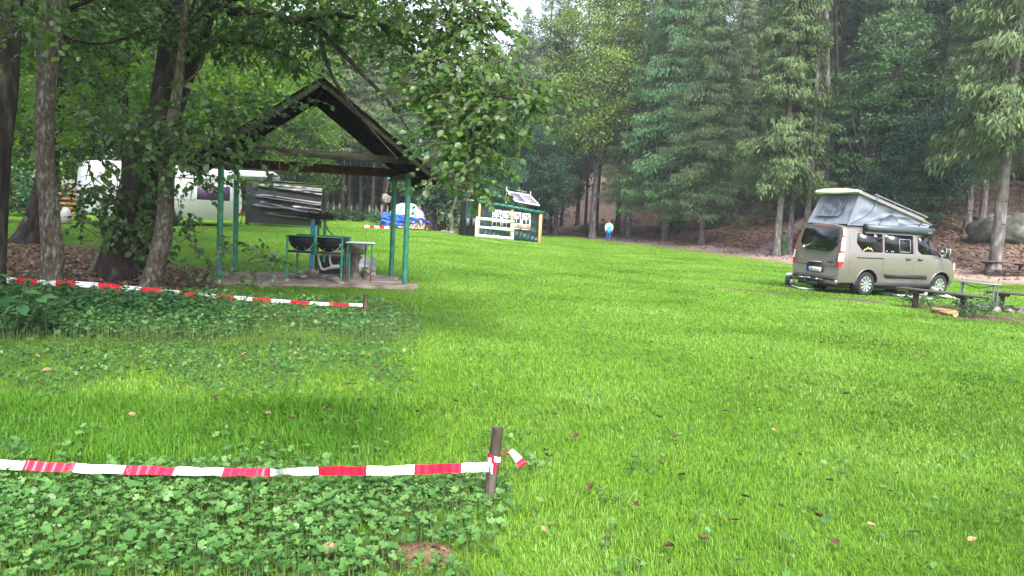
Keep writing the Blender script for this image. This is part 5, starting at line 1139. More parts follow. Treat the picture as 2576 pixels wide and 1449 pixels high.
# ------------------------------------------------------------------ green tent hut
hl, hr = at_dist(1201, 44.5), at_dist(1356, 46.2); hd_ = hr - hl; HL = float(np.hypot(hd_[0], hd_[1])); ha = math.atan2(hd_[1], hd_[0])
eH = empty('tent_hut', hl, ha, 'dark green tarpaulin hut with white arched windows and pale wooden posts', 'hut')
HH = 2.02; HRt = 1.76
zr = lambda u: HH + (HRt - HH) * u / HL + 0.0
def hz(u): return (hr[2] - hl[2]) * u / HL
NX, NZ = 70, 30; G = np.zeros((NX, NZ, 3)); g = np.random.default_rng(6); ph = g.uniform(0, 6, 6)
for i in range(NX):
    u = i / (NX - 1)
    for j in range(NZ):
        v = j / (NZ - 1); y = .025 * math.sin(u * 40 + 6 * v + ph[0]) + .03 * math.sin(v * 22 + u * 9 + ph[1]) * (1 - v) + .02 * math.sin(u * 90 - 15 * v) * (v < .3)
        G[i, j] = (u * HL, y + .03, hz(u * HL) + .05 + v * (zr(u * HL) - .08))
m = MB(); m.sheet(G)
D_ = 2.0
m.add(np.array([(HL, 0, hz(HL)), (HL, D_, hz(HL)), (HL, D_, hz(HL) + HRt + .08), (HL, 0, hz(HL) + HRt)]), [[(0, 1, 2, 3)]]); m.add(np.array([(0, 0, 0), (0, D_, 0), (0, D_, HH + .08), (0, 0, HH)]), [[(3, 2, 1, 0)]])
m.add(np.array([(0, D_, 0), (HL, D_, hz(HL)), (HL, D_, hz(HL) + HRt + .08), (0, D_, HH + .08)]), [[(0, 1, 2, 3)]])
m.build('wall', [MT['green_tarp']], eH, True, 70)
m = MB(); V = [(-.1, -.12, HH - .02), (HL + .12, -.12, hz(HL) + HRt - .02), (HL + .12, D_ + .1, hz(HL) + HRt + .12), (-.1, D_ + .1, HH + .12)]; V = np.array(V + [tuple(np.array(v) + [0, 0, .04]) for v in V])
m.add(V, [[(3, 2, 1, 0), (4, 5, 6, 7), (0, 1, 5, 4), (1, 2, 6, 5), (2, 3, 7, 6), (3, 0, 4, 7)]]); m.build('roof', [MT['white_vinyl']], eH)
m = MB(); C = [(-.12 + (HL + .28) * t, -.15 + .02 * math.sin(t * 60), HH + .0 + (hz(HL) + HRt - HH) * t + .015 * math.sin(t * 70)) for t in np.linspace(0, 1, 60)]; m.tube(C, .085, 8, jit=.12); m.build('roof_edge', [MT['green_edge']], eH, True)
for u, w in ((0, .12), (HL * .52, .15), (HL - .02, .2)): MB().box((u, -.09, hz(u) + (zr(u)) / 2 - .03), (w, .1, zr(u) + .0), bev=.01).build('post', [MT['pale_wood']], eH)
# window band: four arched lights
wx0, wx1 = HL * .215, HL * .835; ww = (wx1 - wx0 - .24) / 4
for k in range(4):
    x = wx0 + k * (ww + .08); z0, z1 = hz(x) + .66, hz(x) + 1.62; sl = hz(1) - hz(0) + (HRt - HH) / HL * .5
    m = MB(); fr = .028
    pane = MB(); pane.box((x + ww / 2, -.018, (z0 + z1) / 2), (ww, .01, z1 - z0)); 
    def bar2(a, b, w=fr): m.bar((a[0], -.03, a[1]), (b[0], -.03, b[1]), .012, w, up=(0, 0, 1) if abs(b[0] - a[0]) > 1e-4 else (1, 0, 0))
    zs = z0 + (z1 - z0) * .62; cx = x + ww / 2; rr = ww / 2 - .03
    for a, b in (((x, z0), (x + ww, z0)), ((x, z0 + (z1 - z0) * .31), (x + ww, z0 + (z1 - z0) * .31)), ((x, zs), (x + ww, zs))): bar2(a, b)
    for xx in (x + .012, cx, x + ww - .012): bar2((xx, z0), (xx, zs if xx != cx else z1 - .03), fr if xx == cx else .045)
    for t in (R(45), R(135)): bar2((cx, zs), (cx + rr * math.cos(t), zs + rr * 1.1 * math.sin(t)))
    for rad_ in (rr, rr * .52):
        C = [(cx + rad_ * math.cos(t), -.03, zs + rad_ * 1.15 * math.sin(t)) for t in np.linspace(0, math.pi, 11)]
        for a, b in zip(C[:-1], C[1:]): m.bar(a, b, .012, fr, up=(0, 1, 0))
    # white spandrels above the arch
    for s in (-1, 1):
        ar = [(cx + s * rr * math.cos(t), zs + rr * 1.15 * math.sin(t)) for t in np.linspace(0, math.pi / 2, 7)]
        poly = [(cx + s * (ww / 2), zs)] + ar + [(cx, z1 + .02), (cx + s * ww / 2, z1 + .02)]
        m.prism(poly if s > 0 else poly[::-1], (0, -.026, 0), (1, 0, 0), (0, 0, 1), (0, -1, 0), 0, .008)
    f = m.build('window', [MT['white_vinyl']], eH); pane.build('pane', [MT['clear_dark']], f)
    if k > 1: MB().box((cx, -.0245, z0 + (z1 - z0) * .16), (ww - .06, .004, (z1 - z0) * .28)).build('blind', [MT['tan_film']], f)
# black side room left of the green wall
m = MB(); NX = 20; G = np.array([[(-.9 + .88 * i / 19 - .12 * (j / 9) * (i == 0), .02 + .06 * math.sin(i * 1.1 + j * .3), .02 + (HH - .12) * j / 9) for j in range(10)] for i in range(NX)]); m.sheet(G)
m.add(np.array([(-.9, .02, 0), (-.9, .7, 0), (-.8, .7, HH), (-.8, .02, HH - .1)]), [[(0, 1, 2, 3)]]); m.add(np.array([(-.85, 0, HH - .08), (-.02, 0, HH - .08), (-.02, .7, HH), (-.85, .7, HH)]), [[(0, 1, 2, 3)]])
sd2 = m.build('side_curtain', [MT['black_net']], eH, True, 60)
m = MB(); G = np.array([[(-.88 + .86 * i / 19, -.05 + .04 * math.sin(i * 1.3), HH - .06 - .95 * j / 5 - .05 * math.sin(i * .8) * (j == 5)) for j in range(6)] for i in range(NX)]); m.sheet(G); m.build('flap', [MT['green_tarp']], eH, True)
MB().bar((-.9, -.08, HH - .0), (.0, -.08, HH - .02), .05, .07).build('top_rail', [MT['beam']], eH)
for x in (-.66, -.28): MB().box((x, -.075, .82), (.2, .012, .44)).build('side_window', [MT['tent_mesh']], eH)
# solar panel on the roof
u0 = HL * .60; e = empty('solar_panel', hl, ha, 'two-section solar panel with white frame tilted on the green hut roof', 'solar panel')
nrm_ = np.array([-.06, -.60, .80]); o_ = np.array([u0 - .1, -.05, HH + .14]); ex = norm(np.array([1, 0, (hz(HL) + HRt - HH) / HL])); ey = norm(np.array([-.35, .70, .62])); PW, PH_ = HL * .40, .9
ez = norm(np.cross(ex, ey)); 
for k in range(2):
    m = MB(); m.prism([(k * PW / 2 + .04, .04), ((k + 1) * PW / 2 - .03, .04), ((k + 1) * PW / 2 - .03, PH_ - .04), (k * PW / 2 + .04, PH_ - .04)], o_, ex, ey, ez, .0, .022); cell = m.build('cell_field', [MT['pv']], e)
    if k:
        m = MB()
        for i in range(6):
            for j in range(6): c = o_ + ex * (PW / 2 + .1 + i * (PW / 2 - .2) / 5) + ey * (.12 + j * .22) + ez * .026; m.box(c, (.05, .05, .004), np.stack([ex, ey, ez], 1))
        m.build('contacts', [MT['white_vinyl']], cell)
m = MB()
for a, b in (((0, 0), (PW, 0)), ((0, PH_), (PW, PH_)), ((0, 0), (0, PH_)), ((PW, 0), (PW, PH_)), ((PW / 2, 0), (PW / 2, PH_))): m.bar(o_ + ex * a[0] + ey * a[1], o_ + ex * b[0] + ey * b[1], .055, .05, ez)
m.build('frame', [MT['white_vinyl']], e)
m = MB()
for t in (.0, PW): c = o_ + ex * t + ey * PH_; m.tube([(c[0], c[1] + .03, HH), (c[0], c[1] + .03, c[2] + .28)], .03, 6)
m.build('support', [MT['steel']], e)
# white rail frame standing against the hut
fl, fr_ = at_dist(1199, 43.5), at_dist(1287, 44.4); fd = fr_ - fl; FL = float(np.hypot(fd[0], fd[1])); e = empty('rail_frame', fl, math.atan2(fd[1], fd[0]), 'white-painted wooden rail frame standing before the green hut', 'rail')
dz = fr_[2] - fl[2]
for u in (0, FL): MB().bar((u - (.04 if u == 0 else -.04), 0, dz * u / FL - .05), (u, 0, 1.14 + dz * u / FL - (.05 if u else 0)), .1, .17, (1, 0, 0)).build('post', [MT['white_wood']], e)
for z, w in ((1.08, .15), (.60, .13), (.12, .16)): MB().bar((-.08, -.06, z), (FL + .08, -.06, z + dz - .02), .05, w).build('rail', [MT['white_wood']], e)

# ------------------------------------------------------------------ benches, tables, boulder, small things by the van
def bench(a, b, legs, h_, label, w=.34, name='bench', cat='bench', th=.05, leg_r=.05, shelf=None):
    a = np.array(a); b = np.array(b); d = b - a; L = float(np.linalg.norm(d)); base = np.array([a[0], a[1], 0]); e = empty(name, (a[0], a[1], h1(a[0], a[1])), math.atan2(d[1], d[0]), label, cat)
    z0 = a[2] - h1(a[0], a[1]); z1 = b[2] - h1(a[0], a[1])
    MB().bar((0, 0, z0), (np.hypot(d[0], d[1]), 0, z1), w, th, bev=.01).build('seat' if cat == 'bench' else 'table_top', [MT['bench_top']], e)
    for t in legs:
        x = t * L; q = a + d * t; gz_ = h1(q[0], q[1]) - h1(a[0], a[1]); zt_ = z0 + (z1 - z0) * t
        lg = MB().box((x, 0, (gz_ - .1 + zt_ - .05) / 2), (leg_r * 2, .12, zt_ - .05 - gz_ + .1), bev=.01).build('leg', [MT['dark_wood']], e)
        MB().box((x, 0, zt_ - .055), (.28, w * .8, .06), bev=.01).build('bracket', [MT['dark_wood']], lg)
    if shelf: MB().bar((shelf[0] * L, -.45, z0 - .36), (np.hypot(d[0], d[1]), -.45, z1 - .36), .26, .045).build('attached_seat', [MT['bench_top']], e)
    return e
bench(onz(2263, 724, .36), onz(2482, 748, .36), (.21, .76), .36, 'long dark bench in the foreground of the van front wheel')
bench(onz(2482, 733, .36), onz(2640, 747, .36), (.27, .95), .36, 'dark bench at the right edge of the photo behind the fire ring')
tb = hit(2484, 696); dtb = float((tb - CAM) @ _F)
bench(atd(2440, 654, dtb + .3), atd(2680, 671, dtb + .3), (.18, .53, .95), .75, 'long dark picnic table with attached seat at the foot of the boulder slope', .6, 'picnic_table', 'table', shelf=(.16,))
q = hit(1933, 642); dq = float((q - CAM) @ _F)
bench(atd(1926, 627, dq), atd(1998, 636, dq), (.25, .92), .4, 'low dark bench under the drooping spruces left of the van', .3)
# folding metal table
ta_, tb_ = atd(2413, 709, 18.9), atd(2518, 719, 18.5); d_ = tb_ - ta_; L_ = float(np.hypot(d_[0], d_[1])); gz_ = h1(ta_[0], ta_[1]); zt_ = ta_[2] - gz_
e = empty('camp_table', (ta_[0], ta_[1], gz_), math.atan2(d_[1], d_[0]), 'folding grey metal camp table standing at the end of the long bench', 'table')
MB().bar((-.02, .25, zt_ + .01), (L_ + .02, .25, tb_[2] - gz_ + .01), .55, .035, bev=.01).build('table_top', [MT['alu']], e)
for x, y, dx in ((.06, .04, -.05), (.12, .48, -.05), (L_ - .14, .04, .02), (L_ - .02, .48, .02)):
    MB().tube([(x + dx, y, -.04), (x, y, zt_)], .017, 8).build('leg', [MT['alu']], e, True)
m = MB(); m.tube([(.08, .26, zt_ - .03), (L_ * .5, .26, zt_ - .14), (L_ - .08, .26, zt_ - .03)], .012, 6); m.build('brace', [MT['alu']], e)
# boulder on the bank
p = hit(2505, 640); db = 39.5; p = at_dist(2528, db)
m = MB(); m.ball((0, 0, .75), (1.6, 1.3, .9), 48, 30, jit=.15, seed=12); m.build('boulder', [MT['rock']], None, True, 60, (p[0], p[1], p[2] - .35))
tag(bpy.data.objects['boulder'], 'big rounded grey-green boulder on the leafy bank at the right', 'boulder')
p = at_dist(2590, 46); m = MB(); m.ball((0, 0, .6), (1.8, 1.2, 1.2), 24, 14, jit=.12, seed=15); tag(m.build('boulder', [MT['rock']], None, True, 60, (p[0], p[1], p[2] + .3)), 'second boulder higher up the bank, cut by the right edge of the photo', 'boulder')
# fire ring, plank, charred log
c = hit(2520, 783); g = np.random.default_rng(22); e = empty('fire_ring', c, 0, 'ring of pale stones with charred wood by the feet of the camp table', 'fire ring')
for i in range(11):
    a = i * .571; s = g.uniform(.09, .16); MB().ball((.72 * math.cos(a), .45 * math.sin(a), s * .35), (s * 1.3, s, s * .7), 10, 7, jit=.18, seed=i).build('stone', [MT['stone']], e, True)
for i in range(4): a = g.uniform(0, 6); MB().tube([(-.3 * math.cos(a), -.2 * math.sin(a), .06), (.3 * math.cos(a), .2 * math.sin(a), .12)], .05, 7, jit=.15, seed=i).build('charred_log', [MT['dark_iron']], e)
a, b = onz(2352, 766, .10), onz(2412, 775, .10); m = MB(); m.bar((*a[:2], .08 + h1(*a[:2])), (*b[:2], .08 + h1(*b[:2])), .22, .07, bev=.01); tag(m.build('plank', [MT['pale_wood']]), 'pale squared timber lying on the ground under the long bench', 'plank')
a, b = onz(2350, 773, .03), onz(2405, 784, .03); m = MB(); m.tube([(*a[:2], .05 + h1(*a[:2])), (*b[:2], .05 + h1(*b[:2]))], .06, 8, jit=.12); tag(m.build('log', [MT['logs']], None, True), 'round pale log lying in front of the squared timber', 'log')

# ------------------------------------------------------------------ camper van
VH = R(21.5); vc = hit(2108, 742)
VF = np.array([math.cos(VH), math.sin(VH)]); VLf = np.array([-VF[1], VF[0]])
vo = vc[:2] + VLf * .95 + VF * .0
vzr = h1(*vo); vzf = h1(*(vo + VF * 4.0)); vz0 = vzr - .03
eV = empty('camper_van', (vo[0], vo[1], vz0), VH, 'beige metallic camper van with its grey canvas pop-up roof raised', 'van')
eV.scale = (.97, .97, 1.02); eV.rotation_euler = (0, -math.atan2(vzf - vzr, 4.0), VH)
BASE = [(0, .30), (.78, .30), (.92, .36), (.968, .50), (.985, .80), (.982, 1.12), (.965, 1.22), (.885, 1.74), (.855, 1.83), (.76, 1.90), (.45, 1.95), (0, 1.965)]
def side_y(z): return np.interp(z, [p[1] for p in BASE[1:9]], [p[0] for p in BASE[1:9]])
TX = [(-.02, 1.93), (.1, 1.955), (.3, 1.965), (2.75, 1.965), (3.0, 1.94), (3.2, 1.85), (3.6, 1.56), (4.0, 1.28), (4.16, 1.20), (4.45, 1.13), (4.7, 1.04), (4.85, .94), (4.93, .80), (4.97, .62)]
WX = [(-.02, .955), (.05, .985), (.15, 1), (4.0, 1), (4.3, .975), (4.5, .93), (4.65, .86), (4.78, .76), (4.88, .62), (4.95, .44)]
XS = [-.02, .03, .1, .2, .35, .6, .8, 1.04, 1.3, 1.6, 2.0, 2.4, 2.75, 3.0, 3.1, 3.2, 3.4, 3.6, 3.8, 4.0, 4.08, 4.16, 4.3, 4.45, 4.55, 4.65, 4.75, 4.83, 4.90, 4.95]
def lean_x(x, z): return x + .17 * max(0, (z - 1.0) / .95) * max(0, 1 - x / .8)
rows = []
for x in XS:
    T = np.interp(x, *zip(*TX)); k = np.interp(x, *zip(*WX)); zb = min(1.12, T * .88); row = []
    for (y, z) in BASE:
        if z > 1.12: zz = zb + (z - 1.12) * (T - zb) / (1.965 - 1.12)
        else: zz = z if z <= .5 else .5 + (z - .5) * (zb - .5) / .62
        if zz <= .36: zz += .06 * max(0, (x - 4.3) / .67)
        yy = y
        if y in (.965, .885, .855) and x > 3.0: yy = min(y, side_y(zz)) if zz > 1.2 else y
        row.append((lean_x(x, zz), yy * k, zz))
    rows.append(row)
rows = np.array(rows); nb = len(BASE)
ring = np.concatenate([rows * [1, -1, 1], rows[:, ::-1][:, 1:-1]], 1)      # right side bottom -> top, then left side down
m = MB(); nr_ = ring.shape[1]; V = ring.reshape(-1, 3); Q0 = []; Qg = []
for i in range(len(XS) - 1):
    for j in range(nr_):
        q = (i * nr_ + j, (i + 1) * nr_ + j, (i + 1) * nr_ + (j + 1) % nr_, i * nr_ + (j + 1) % nr_)
        jj = min(j, nr_ - 1 - j)
        (Qg if (8 <= jj <= 10 and 3.1 <= XS[i] < 4.0 and j not in ()) else Q0).append(q)
m.add(V, [Q0]); m.F.append(np.array(Qg)); m.MI.append(np.full(len(Qg), 1))
m.F.append(np.array([tuple(range(nr_))])); m.MI.append(np.array([0]))
m.F.append(np.array([tuple(range(len(V) - 1, len(V) - nr_ - 1, -1))])); m.MI.append(np.array([0]))
body = m.build('body', [MT['van_paint'], MT['glass_dark'], MT['plastic_black']], eV, True, 32)
bm = bmesh.new(); bm.from_mesh(body.data); bmesh.ops.recalc_face_normals(bm, faces=bm.faces); bm.to_mesh(body.data); bm.free()
RX, FX, WZ, WR = 1.04, 3.97, .335, .335
for x in (RX, FX):
    for s in (-1, 1):
        c = MB(); c.lathe([(0, -.32), (.405, -.32), (.405, .32), (0, .32)], (x, s * .95, WZ + .01), 'y', 36)
        co = c.build('arch_cut', [MT['plastic_black']], eV); b2 = bmesh.new(); b2.from_mesh(co.data); bmesh.ops.remove_doubles(b2, verts=b2.verts, dist=1e-5); bmesh.ops.recalc_face_normals(b2, faces=b2.faces); b2.to_mesh(co.data); b2.free(); cut(body, co)
for p_ in body.data.polygons: p_.use_smooth = True
body.data.set_sharp_from_angle(angle=R(32))
# wheels
def wheel(x, s):
    e = empty('wheel', (x, s * .845, WZ)); e.parent = eV
    w = .11; MB().lathe([(.215, -w), (.30, -w * 1.02), (.328, -w * .8), (.335, -w * .4), (.335, w * .4), (.328, w * .8), (.30, w * 1.02), (.215, w)], (0, 0, 0), 'y', 40).build('tyre', [MT['rubber']], e, True, 35)
    m = MB(); o_ = s * .075
    m.lathe([(.218, o_ - s * .14), (.218, o_ + s * .03), (.205, o_ + s * .033), (.198, o_)], (0, 0, 0), 'y', 40)
    for k in range(10):
        a = k * math.pi / 5; d = np.array([math.cos(a), 0, math.sin(a)]); t = np.array([-math.sin(a), 0, math.cos(a)]); nn = np.array([0, s, 0])
        P = [d * .045 + t * .016, d * .2 + t * .034, d * .2 - t * .034, d * .045 - t * .016]; P = np.array([p - nn * .0 for p in P]); P[1:3] += nn * .012
        Vv = np.concatenate([P + nn * (abs(o_) - .005), P + nn * (abs(o_) + .02)]); m.add(Vv, [[(0, 1, 2, 3), (7, 6, 5, 4), (0, 4, 5, 1), (1, 5, 6, 2), (2, 6, 7, 3), (3, 7, 4, 0)]])
    m.lathe([(0, o_ + s * .028), (.05, o_ + s * .024), (.055, o_)], (0, 0, 0), 'y', 18); m.build('rim', [MT['rim']], e, True, 35)
    MB().lathe([(0, o_ - s * .03), (.2, o_ - s * .03)], (0, 0, 0), 'y', 24).build('brake', [MT['dark_iron']], e)
    MB().lathe([(0, o_ + s * .031), (.026, o_ + s * .030)], (0, 0, 0), 'y', 14).build('hub_cap', [MT['plate_blue']], e); return e
for x in (RX, FX):
    for s in (-1, 1): wheel(x, s)
# flat patches that follow the side of the body
def patch(poly, s, off, name, mat, th=.006, sub=None, parent=None):
    poly = np.array(poly, float); n = len(poly); y = side_y(poly[:, 1]); V = np.concatenate([np.column_stack([poly[:, 0], s * (y + off - th), poly[:, 1]]), np.column_stack([poly[:, 0], s * (y + off), poly[:, 1]])])
    j = np.arange(n); k = (j + 1) % n; m = MB(); m.add(V, [[tuple(range(n)), tuple(range(2 * n - 1, n - 1, -1))], np.stack([j, k, n + k, n + j], 1)])
    o = m.build(name, [mat], parent or eV); bm = bmesh.new(); bm.from_mesh(o.data); bmesh.ops.recalc_face_normals(bm, faces=bm.faces); bm.to_mesh(o.data); bm.free(); return o
def rnd(poly, r=.05, k=4):
    out = []; n = len(poly); poly = [np.array(p, float) for p in poly]
    for i in range(n):
        a, b, c = poly[i - 1], poly[i], poly[(i + 1) % n]; u = norm(a - b) * min(r, np.linalg.norm(a - b) * .45); v = norm(c - b) * min(r, np.linalg.norm(c - b) * .45)
        for t in np.linspace(0, 1, k): out.append((b + u) * (1 - t) ** 2 + 2 * b * t * (1 - t) + (b + v) * t * t)
    return out
W1 = rnd([(.56, 1.46), (.80, 1.225), (1.545, 1.225), (1.545, 1.735), (.60, 1.735)], .06); W2 = rnd([(1.62, 1.225), (2.76, 1.225), (2.74, 1.735), (1.62, 1.735)], .05)
W3 = rnd([(2.93, 1.33), (3.08, 1.225), (3.86, 1.225), (3.74, 1.34), (3.44, 1.60), (3.20, 1.72), (2.93, 1.73)], .05)
win = {}
for s in (-1, 1):
    for nm, W in (('a', W1), ('b', W2), ('c', W3)): win[(s, nm)] = patch(W, s, .006, 'side_window', MT['glass_dark'])
for p in (((3.42, 1.225), (3.455, 1.225), (3.405, 1.62), (3.375, 1.64)),): patch(p, -1, .010, 'divider', MT['plastic_black'], parent=win[(-1, 'c')])
fr2 = [(2.20, 1.27), (2.62, 1.27), (2.62, 1.62), (2.20, 1.62)]
for (a, b) in zip(fr2, fr2[1:] + fr2[:1]):
    d = norm(np.array(b) - np.array(a)); t = np.array([-d[1], d[0]]) * .006; patch([np.array(a) - t, np.array(b) - t, np.array(b) + t, np.array(a) + t], -1, .011, 'slider_frame', MT['pipe_grey'], parent=win[(-1, 'b')])
# stickers: mountain outline, paws, flowers, square
mt = [(.80, 1.245), (.87, 1.30), (.90, 1.28), (.97, 1.35), (1.03, 1.30), (1.07, 1.335), (1.16, 1.25)]
for a, b in zip(mt[:-1], mt[1:]):
    d = norm(np.array(b) - np.array(a)); t = np.array([-d[1], d[0]]) * .013; patch([np.array(a) - t, np.array(b) - t, np.array(b) + t, np.array(a) + t], -1, .009, 'sticker', MT['sticker_gold'], parent=win[(-1, 'a')])
for (x, z) in ((1.24, 1.70), (1.29, 1.69), (1.23, 1.655), (1.32, 1.65), (1.27, 1.66)): patch([(x + .02 * math.cos(t), z + .02 * math.sin(t)) for t in np.linspace(0, 5.4, 7)], -1, .009, 'sticker', MT['lilac'], parent=win[(-1, 'a')])
for (x, z, r) in ((1.70, 1.27, .022), (1.88, 1.262, .016), (1.94, 1.262, .02)): patch([(x + r * (1 + .3 * (-1) ** i) * math.cos(i * .628), z + r * (1 + .3 * (-1) ** i) * math.sin(i * .628)) for i in range(10)], -1, .009, 'sticker', MT['sticker_pink'], parent=win[(-1, 'b')])
patch([(1.64, 1.66), (1.72, 1.66), (1.72, 1.72), (1.64, 1.72)], -1, .009, 'sticker', MT['plate_white'], parent=win[(-1, 'b')])
patch([(1.645, 1.70), (1.715, 1.70), (1.715, 1.718), (1.645, 1.718)], -1, .011, 'sticker', MT['sticker_green'], parent=win[(-1, 'b')])
for s in (-1, 1):
    for poly in ([(1.577, .36), (1.587, .36), (1.590, 1.78), (1.580, 1.78)], [(2.73, .36), (2.74, .36), (2.86, 1.78), (2.85, 1.78)], [(3.93, 1.10), (3.94, 1.10), (3.99, .80), (3.98, .80)], [(.30, .60), (.307, .60), (.30, 1.78), (.293, 1.78)]):
        n_ = 8; P = np.array(poly); L1 = P[0] + (P[3] - P[0]) * np.linspace(0, 1, n_)[:, None]; R1 = P[1] + (P[2] - P[1]) * np.linspace(0, 1, n_)[:, None]
        patch(list(L1) + list(R1[::-1]), s, .0025, 'door_gap', MT['seam'])
    patch(rnd([(.56, 1.045), (1.57, 1.045), (1.57, 1.075), (.56, 1.075)], .01), s, .006, 'slide_rail', MT['plastic_black'])
    patch(rnd([(1.66, .60), (1.72, .52), (3.25, .52), (3.38, .53), (3.33, .63), (1.64, .64)], .03), s, .022, 'side_moulding', MT['plastic_black'], th=.03)
    for x in (2.55, 3.02):
        y = side_y(1.06); m = MB(); m.box((x + .0, s * (y + .03), 1.07), (.17, .022, .034), bev=.01); m.box((x - .06, s * (y + .012), 1.07), (.05, .03, .07), bev=.01); m.box((x + .07, s * (y + .012), 1.07), (.03, .03, .04), bev=.01); m.build('door_handle', [MT['plastic_black']], eV)
    MB().box((2.5, s * .955, .33), (2.35, .05, .1), bev=.02).build('sill', [MT['plastic_black']], eV)
    for x in (RX, FX):                                      # flared arch edges
        m = MB(); C = [(x + .425 * math.cos(t), s * (float(side_y(max(.36, WZ + .42 * math.sin(t)))) - .004), WZ + .425 * math.sin(t)) for t in np.linspace(-.05, math.pi + .05, 23)]
        m.tube(C, .020, 6); m.build('arch_lip', [MT['van_paint']], eV, True)
    m = MB(); m.box((.66, s * .86, .30), (.03, .22, .34)); m.build('mud_flap', [MT['rubber']], eV)
    # mirror
    m = MB(); m.box((3.86, s * 1.13, 1.30), (.14, .22, .30), bev=.06); mir = m.build('mirror', [MT['plastic_black']], eV); m = MB(); m.box((3.84, s * .99, 1.20), (.08, .14, .06), bev=.02); m.build('mirror_arm', [MT['plastic_black']], mir)
    MB().box((3.783, s * 1.13, 1.31), (.012, .18, .25), bev=.004).build('mirror_glass', [MT['chrome']], mir)
    m = MB(); m.box((3.93, s * 1.14, 1.30), (.05, .2, .27), bev=.02); m.build('mirror_cap', [MT['van_paint']], mir)
    # tail lamp wrapping the corner
    def corner(z, t):                                       # t < 0 on the rear face, t > 0 on the side
        k = .955; y = float(side_y(z))
        if t <= 0: return np.array([lean_x(-.02, z) - .012, s * (y * k + t), z])
        return np.array([lean_x(-.02 + t, z), s * (y * np.interp(t - .02, *zip(*WX)) + .012), z])
    def lamp(zs, t0, t1, name, mat, off=0.0, parent=None):
        m = MB(); G = []
        for z, a, b in zip(zs, t0, t1): G.append([corner(z, t) + np.array([-off * (t <= 0), s * off * (t > 0), 0]) for t in (a, a * .4 + min(b, 0) * .6, 0, max(b, .001) * .5, max(b, .002))])
        m.sheet(np.array(G)); o = m.build(name, [mat], parent or eV, True, 60); md = None
        bm = bmesh.new(); bm.from_mesh(o.data); r_ = bmesh.ops.solidify(bm, geom=bm.faces[:] , thickness=.01) if False else None; bm.free(); return o
    L0 = lamp([.78, .90, 1.05, 1.2, 1.4, 1.62], [-.08, -.085, -.065, -.045, -.03, -.02], [.05, .11, .10, .09, .08, .05], 'tail_lamp', MT['lamp_red'])
    lamp([.93, 1.05, 1.16], [-.055, -.06, -.045], [.085, .09, .07], 'reflector', MT['lamp_white'], .004, L0)
    lamp([1.22, 1.4, 1.58], [-.005, -.004, -.003], [.09, .082, .05], 'reflector', MT['lamp_white'], .004, L0)
    # head lamp
    m = MB(); G = np.array([[(4.50 + .36 * i / 5, s * (np.interp(4.5 + .36 * i / 5, *zip(*WX)) * .975 + .012), .82 + .09 * i / 5 * -0.2 + (.22 - .1 * i / 5) * j / 3) for j in range(4)] for i in range(6)]); m.sheet(G); m.build('headlight', [MT['lamp_white']], eV, True)
# rear door: window, seams, plate, bumper, tow bar
def rear(y, z, off=0.0): return np.array([lean_x(-.02, z) - off, y, z])
def rpatch(poly, off, name, mat, parent=None, th=.008):
    n = len(poly); A = np.array([rear(y, z, off - th) for y, z in poly]); B = np.array([rear(y, z, off) for y, z in poly]); j = np.arange(n); k = (j + 1) % n; m = MB()
    m.add(np.concatenate([A, B]), [[tuple(range(n)), tuple(range(2 * n - 1, n - 1, -1))], np.stack([j, k, n + k, n + j], 1)]); o = m.build(name, [mat], parent or eV)
    bm = bmesh.new(); bm.from_mesh(o.data); bmesh.ops.recalc_face_normals(bm, faces=bm.faces); bm.to_mesh(o.data); bm.free(); return o
rw = rpatch(rnd([(-.70, 1.84), (-.755, 1.40), (-.50, 1.20), (.50, 1.20), (.755, 1.40), (.70, 1.84)], .07), .008, 'rear_window', MT['glass_dark'])
m = MB(); m.bar(rear(-.35, 1.225, .03), rear(.12, 1.255, .03), .014, .02); m.box(rear(.12, 1.245, .025), (.04, .09, .05), bev=.01); m.build('wiper', [MT['plastic_black']], rw)
rpatch([(.55, 1.235), (.63, 1.235), (.63, 1.30), (.55, 1.30)], .011, 'sticker', MT['plate_white'], rw)
rpatch(rnd([(-.26, 1.885), (.26, 1.885), (.25, 1.905), (-.25, 1.905)], .008), .006, 'brake_light', MT['lamp_red'])
for a, b in (((-.80, .50), (-.80, 1.1)), ((.80, .50), (.80, 1.1)), ((-.80, .50), (.80, .50))):
    d = norm(np.array(b) - np.array(a)); t = np.array([-d[1], d[0]]) * .006; rpatch([np.array(a) - t, np.array(b) - t, np.array(b) + t, np.array(a) + t], .003, 'door_gap', MT['seam'], th=.004)
rpatch([(-.80, .775), (.80, .775), (.80, .79), (-.80, .79)], .003, 'door_gap', MT['seam'], th=.004)
rpatch(rnd([(-.34, .58), (.34, .58), (.34, .80), (.26, .86), (-.26, .86), (-.34, .80)], .03), .005, 'plate_recess', MT['plastic_black'])
rpatch(rnd([(-.24, .855), (.24, .855), (.24, .885), (-.24, .885)], .01), .03, 'handle_bar', MT['pipe_grey'], th=.03)
pl = rpatch([(-.26, .60), (.26, .60), (.26, .715), (-.26, .715)], .022, 'number_plate', MT['plate_white'], th=.015)
rpatch([(.205, .60), (.262, .60), (.262, .715), (.205, .715)], .026, 'blue_band', MT['plate_blue'], pl)
text_mesh("7E4 4556", .105, MT['plastic_black'], 'plate_number', pl, frame_mx(rear(-.025, .655, .024), (0, -1, 0), (0, 0, 1), (-1, 0, 0)), .002)
text_mesh("FORD", .05, MT['chrome'], 'badge', eV, frame_mx(rear(.60, .985, .004), (0, -1, 0), (0, 0, 1), (-1, 0, 0)), .003)
text_mesh("TRANSIT", .05, MT['chrome'], 'badge', eV, frame_mx(rear(.60, .93, .004), (0, -1, 0), (0, 0, 1), (-1, 0, 0)), .003)
